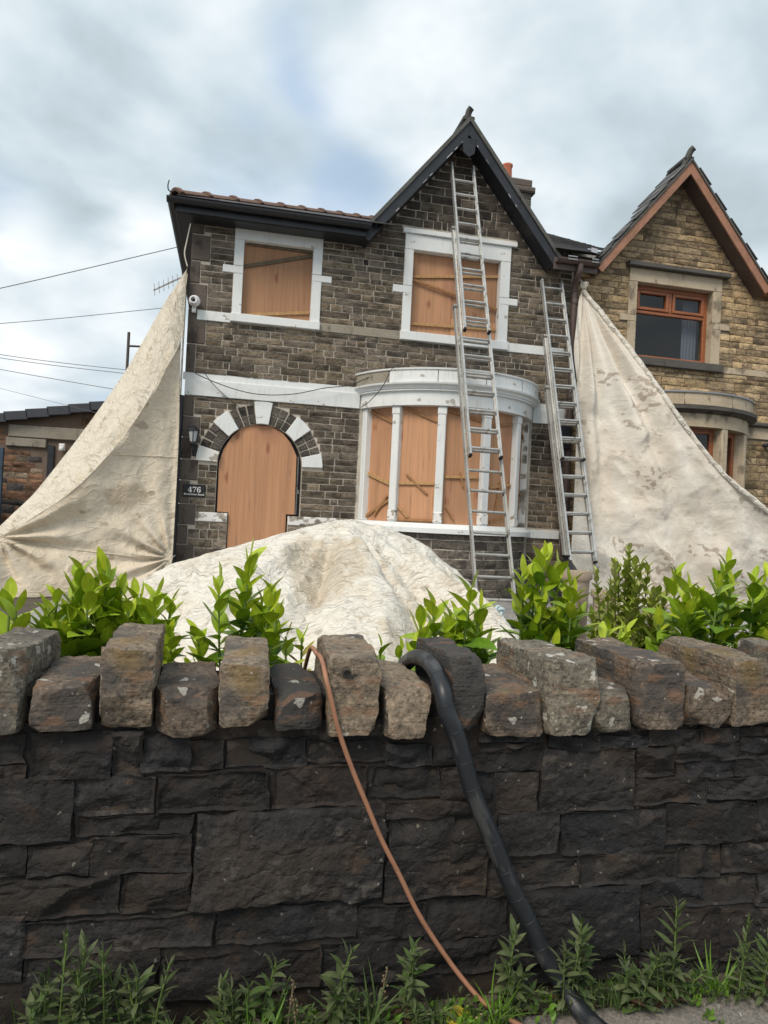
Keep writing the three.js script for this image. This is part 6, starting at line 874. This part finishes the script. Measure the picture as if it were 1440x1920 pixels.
  [[-0.5, -2.04, 0.16, 'grass tuft beside the dandelion at the bottom left'], [-0.1, -2.03, 0.14, 'grass tuft at the right end of the left weed clump'], [0.13, -2.03, 0.15, 'grass tuft under the middle of the big wall stone'], [0.46, -2.04, 0.17, 'grass tuft left of the reddish weed'], [0.89, -2.04, 0.13, 'grass tuft just left of the black hose'], [1.27, -2.06, 0.12, 'grass tuft in the bare stretch right of the black hose'], [1.66, -2.07, 0.13, 'grass tuft left of the two tall right edge weeds']].forEach(([x, z, h, l], i) => { const R = rng(500 + i), t = thing('grass_tuft', l, 'grass', [x, 0.0, z], 'grass tufts along the wall foot'), g = blade(h), o = [], q = new THREE.Object3D(); for (let k = 0; k < 34; k++) { const a = R() * 6.283; place(q, new THREE.Vector3((R() - 0.5) * 0.06, 0.01, (R() - 0.5) * 0.03), new THREE.Vector3(Math.cos(a) * 0.45, 1, Math.sin(a) * 0.4), R() * 6); q.scale.setScalar(0.5 + R() * 0.7); q.updateMatrix(); o.push(g.clone().applyMatrix4(q.matrix)); } stuff(mesh('blades', mergeGeometries(o), i % 2 ? M.weed[2] : M.dandelion, t)); });
  [[0.5, 0.21, 'thin dry seed stalk between the tall middle weed and the reddish weed'], [0.235, 0.2, 'pair of thin dry stalks left of the tall middle weed']].forEach(([x, h, l], i) => { const R = rng(600 + i), t = thing('dry_stalk', l, 'dead stalk', [x, 0, -2.07], 'dry stalks along the wall foot'); for (let k = 0; k < (i === 1 ? 2 : 1); k++) { const dx = (R() - 0.5) * 0.12, hh = h * (1 - 0.25 * k); mesh('stem', tube([[k * 0.03, 0, 0], [k * 0.03 + dx * 0.4, hh * 0.55, 0.01], [k * 0.03 + dx, hh, 0.015]], 0.0022, 12, 5), straw, t); const o = []; for (let m = 0; m < 9; m++) { const s = new THREE.IcosahedronGeometry(0.004, 0); s.translate(k * 0.03 + dx * (1 - m * 0.06) + (R() - 0.5) * 0.018, hh * (1 - m * 0.045), 0.015 + (R() - 0.5) * 0.01); o.push(s); } stuff(mesh('seed_head', mergeGeometries(o), straw, t)); } });
  // litter on the pavement
  const lf = thing('fallen_leaf', 'fallen rust red leaf on the pavement below the reddish weed', 'leaf', [0.33, 0.035, -2.03]); { const m = mesh('blade', LEAF[1], new THREE.MeshPhysicalMaterial({ color: rgb(0.3, 0.06, 0.02), roughness: 0.6, side: THREE.DoubleSide }), lf); place(m, new THREE.Vector3(), new THREE.Vector3(1, 0.15, 0.3), 0.3); m.scale.set(1, 0.6, 1); }
  const l2 = thing('fallen_leaf', 'fallen yellow green leaf left of the orange hose end', 'leaf', [0.72, 0.03, -2.06]); { const m = mesh('blade', LEAF[0], M.yellowLeaf, l2); place(m, new THREE.Vector3(), new THREE.Vector3(1, 0.3, 0.2), 0.2); m.scale.set(1.2, 0.6, 1); }
  [[0.83, -2.06, 0.03, [0.5, 0.33, 0.26], 'small pinkish stone chip beside the orange hose'], [1.0, -2.0, 0.035, [0.28, 0.22, 0.16], 'round tan pebble left of the black hose foot'], [1.6, -1.98, 0.03, [0.22, 0.21, 0.19], 'grey stone chip on the pavement flag at the right'], [1.42, -2.08, 0.028, [0.3, 0.12, 0.07], 'brick red chip at the wall foot on the right'], [1.69, -1.96, 0.014, [0.7, 0.7, 0.68], 'tiny white chip on the right pavement flag']].forEach(([x, z, s, c, l], i) => tag(mesh('stone_chip', block(s * 1.4, s * 0.8, s, 880 + i, { cell: 0.006, amp: s * 0.16, round: s * 0.3, tone: c }), M.chip, null, [x, 0.02 + s * 0.4, z]), l, 'stone'));
}
// ---------------------------------------------------------------- garden floor behind the wall
{
  const fl = structure(mesh('garden_path', boxUV(new THREE.BoxGeometry(8, 0.02, 3.2)), M.soil, null, [2.2, GY + 0.004, -7.85])); const R = rng(12);
  for (let i = 0; i < 9; i++) for (let j = 0; j < 4; j++) mesh('paving_flag', cbox(0.86, 0.03, 0.76, 0.006, i + j * 3), M.flag, fl, [-3.5 + i * 0.88, 0.018 + R() * 0.004, -1.1 + j * 0.78]);
  const peb = new THREE.IcosahedronGeometry(0.022, 1), im = new THREE.InstancedMesh(peb, M.pebble, 5200), q = new THREE.Object3D(), col = new THREE.Color();
  for (let i = 0; i < 5200; i++) { q.position.set(1.2 + R() * 3.6, GY + 0.008 + R() * 0.02, -6.2 + R() * 3.2); q.rotation.set(R() * 6, R() * 6, R() * 6); q.scale.set(0.6 + R() * 0.9, 0.45 + R() * 0.4, 0.6 + R() * 0.8); q.updateMatrix(); im.setMatrixAt(i, q.matrix); const k = 0.22 + 0.5 * R() ** 1.5; im.setColorAt(i, col.setRGB(k, k * 0.94, k * 0.85)); } im.name = 'gravel'; im.userData = { kind: 'stuff', label: 'pale loose gravel on the garden floor', category: 'gravel' }; im.castShadow = im.receiveShadow = true; scene.add(im);
  for (const [x, z, w] of [[2.55, -5.1, 0.5], [2.62, -4.45, 0.46]]) tag(mesh('stepping_stone', cbox(w, 0.05, 0.36, 0.01, x), M.flag, null, [x, GY + 0.03, z]), w > 0.48 ? 'grey stepping stone in the gravel nearer the ladder foot' : 'grey stepping stone in the gravel nearer the front wall', 'paving slab');
  const pot = (x, z, r, h, l) => { const t = thing('planter', l, 'planter', [x, GY, z]); mesh('body', lathe([[0, 0], [r * 0.85, 0], [r * 0.9, h * 0.7], [r * 0.95, h * 0.88], [r * 1.12, h * 0.9], [r * 1.14, h], [r * 0.95, h], [r * 0.9, h * 0.9], [0, h * 0.88]], 24), M.buffPot, t); mesh('soil', new THREE.CylinderGeometry(r * 0.9, r * 0.9, 0.02, 20), M.soil, t, [0, h * 0.93, 0]); return t; };
  pot(2.83, -5.5, 0.075, 0.56, 'slim buff clay planter left of the olive shrub'); pot(3.01, -5.75, 0.12, 0.66, 'tall buff clay chimney pot planter behind the olive shrub'); pot(3.09, -5.4, 0.1, 0.53, 'lower buff clay planter beside the olive shrub');
  const bag = thing('rubbish_sack', 'black plastic sack at the foot of the shorter ladder', 'sack', [3.98, GY, -7.9]); const bg = new THREE.IcosahedronGeometry(0.3, 5), p = bg.attributes.position; for (let i = 0; i < p.count; i++) { const x = p.getX(i), y = p.getY(i), z = p.getZ(i), k = 1 + 0.35 * (fbm3(x * 7, y * 7, z * 7, 4) - 0.5); p.setXYZ(i, x * k * 0.6, Math.max(-0.3, y * k * 1.15), z * k * 0.7); } const b2 = mergeVertices(bg.deleteAttribute('normal').deleteAttribute('uv')); b2.computeVertexNormals(); mesh('bag', boxUV(b2), std({ color: rgb(0.012, 0.012, 0.014), roughness: 0.35 }), bag, [0, 0.31, 0]); mesh('neck', lathe([[0.03, 0], [0.02, 0.05], [0.06, 0.1]], 12), M.blackMatt, bag, [0, 0.6, 0]);
  tag(mesh('garden_hose', tube([[2.2, GY + 0.07, -6.6], [2.9, GY + 0.06, -6.4], [3.6, GY + 0.05, -6.3], [4.4, GY + 0.06, -6.5]], 0.03, 40, 8), M.rubber), 'black pipe lying across the garden path behind the ladder foot', 'pipe');
}
renderer.render(scene, camera);
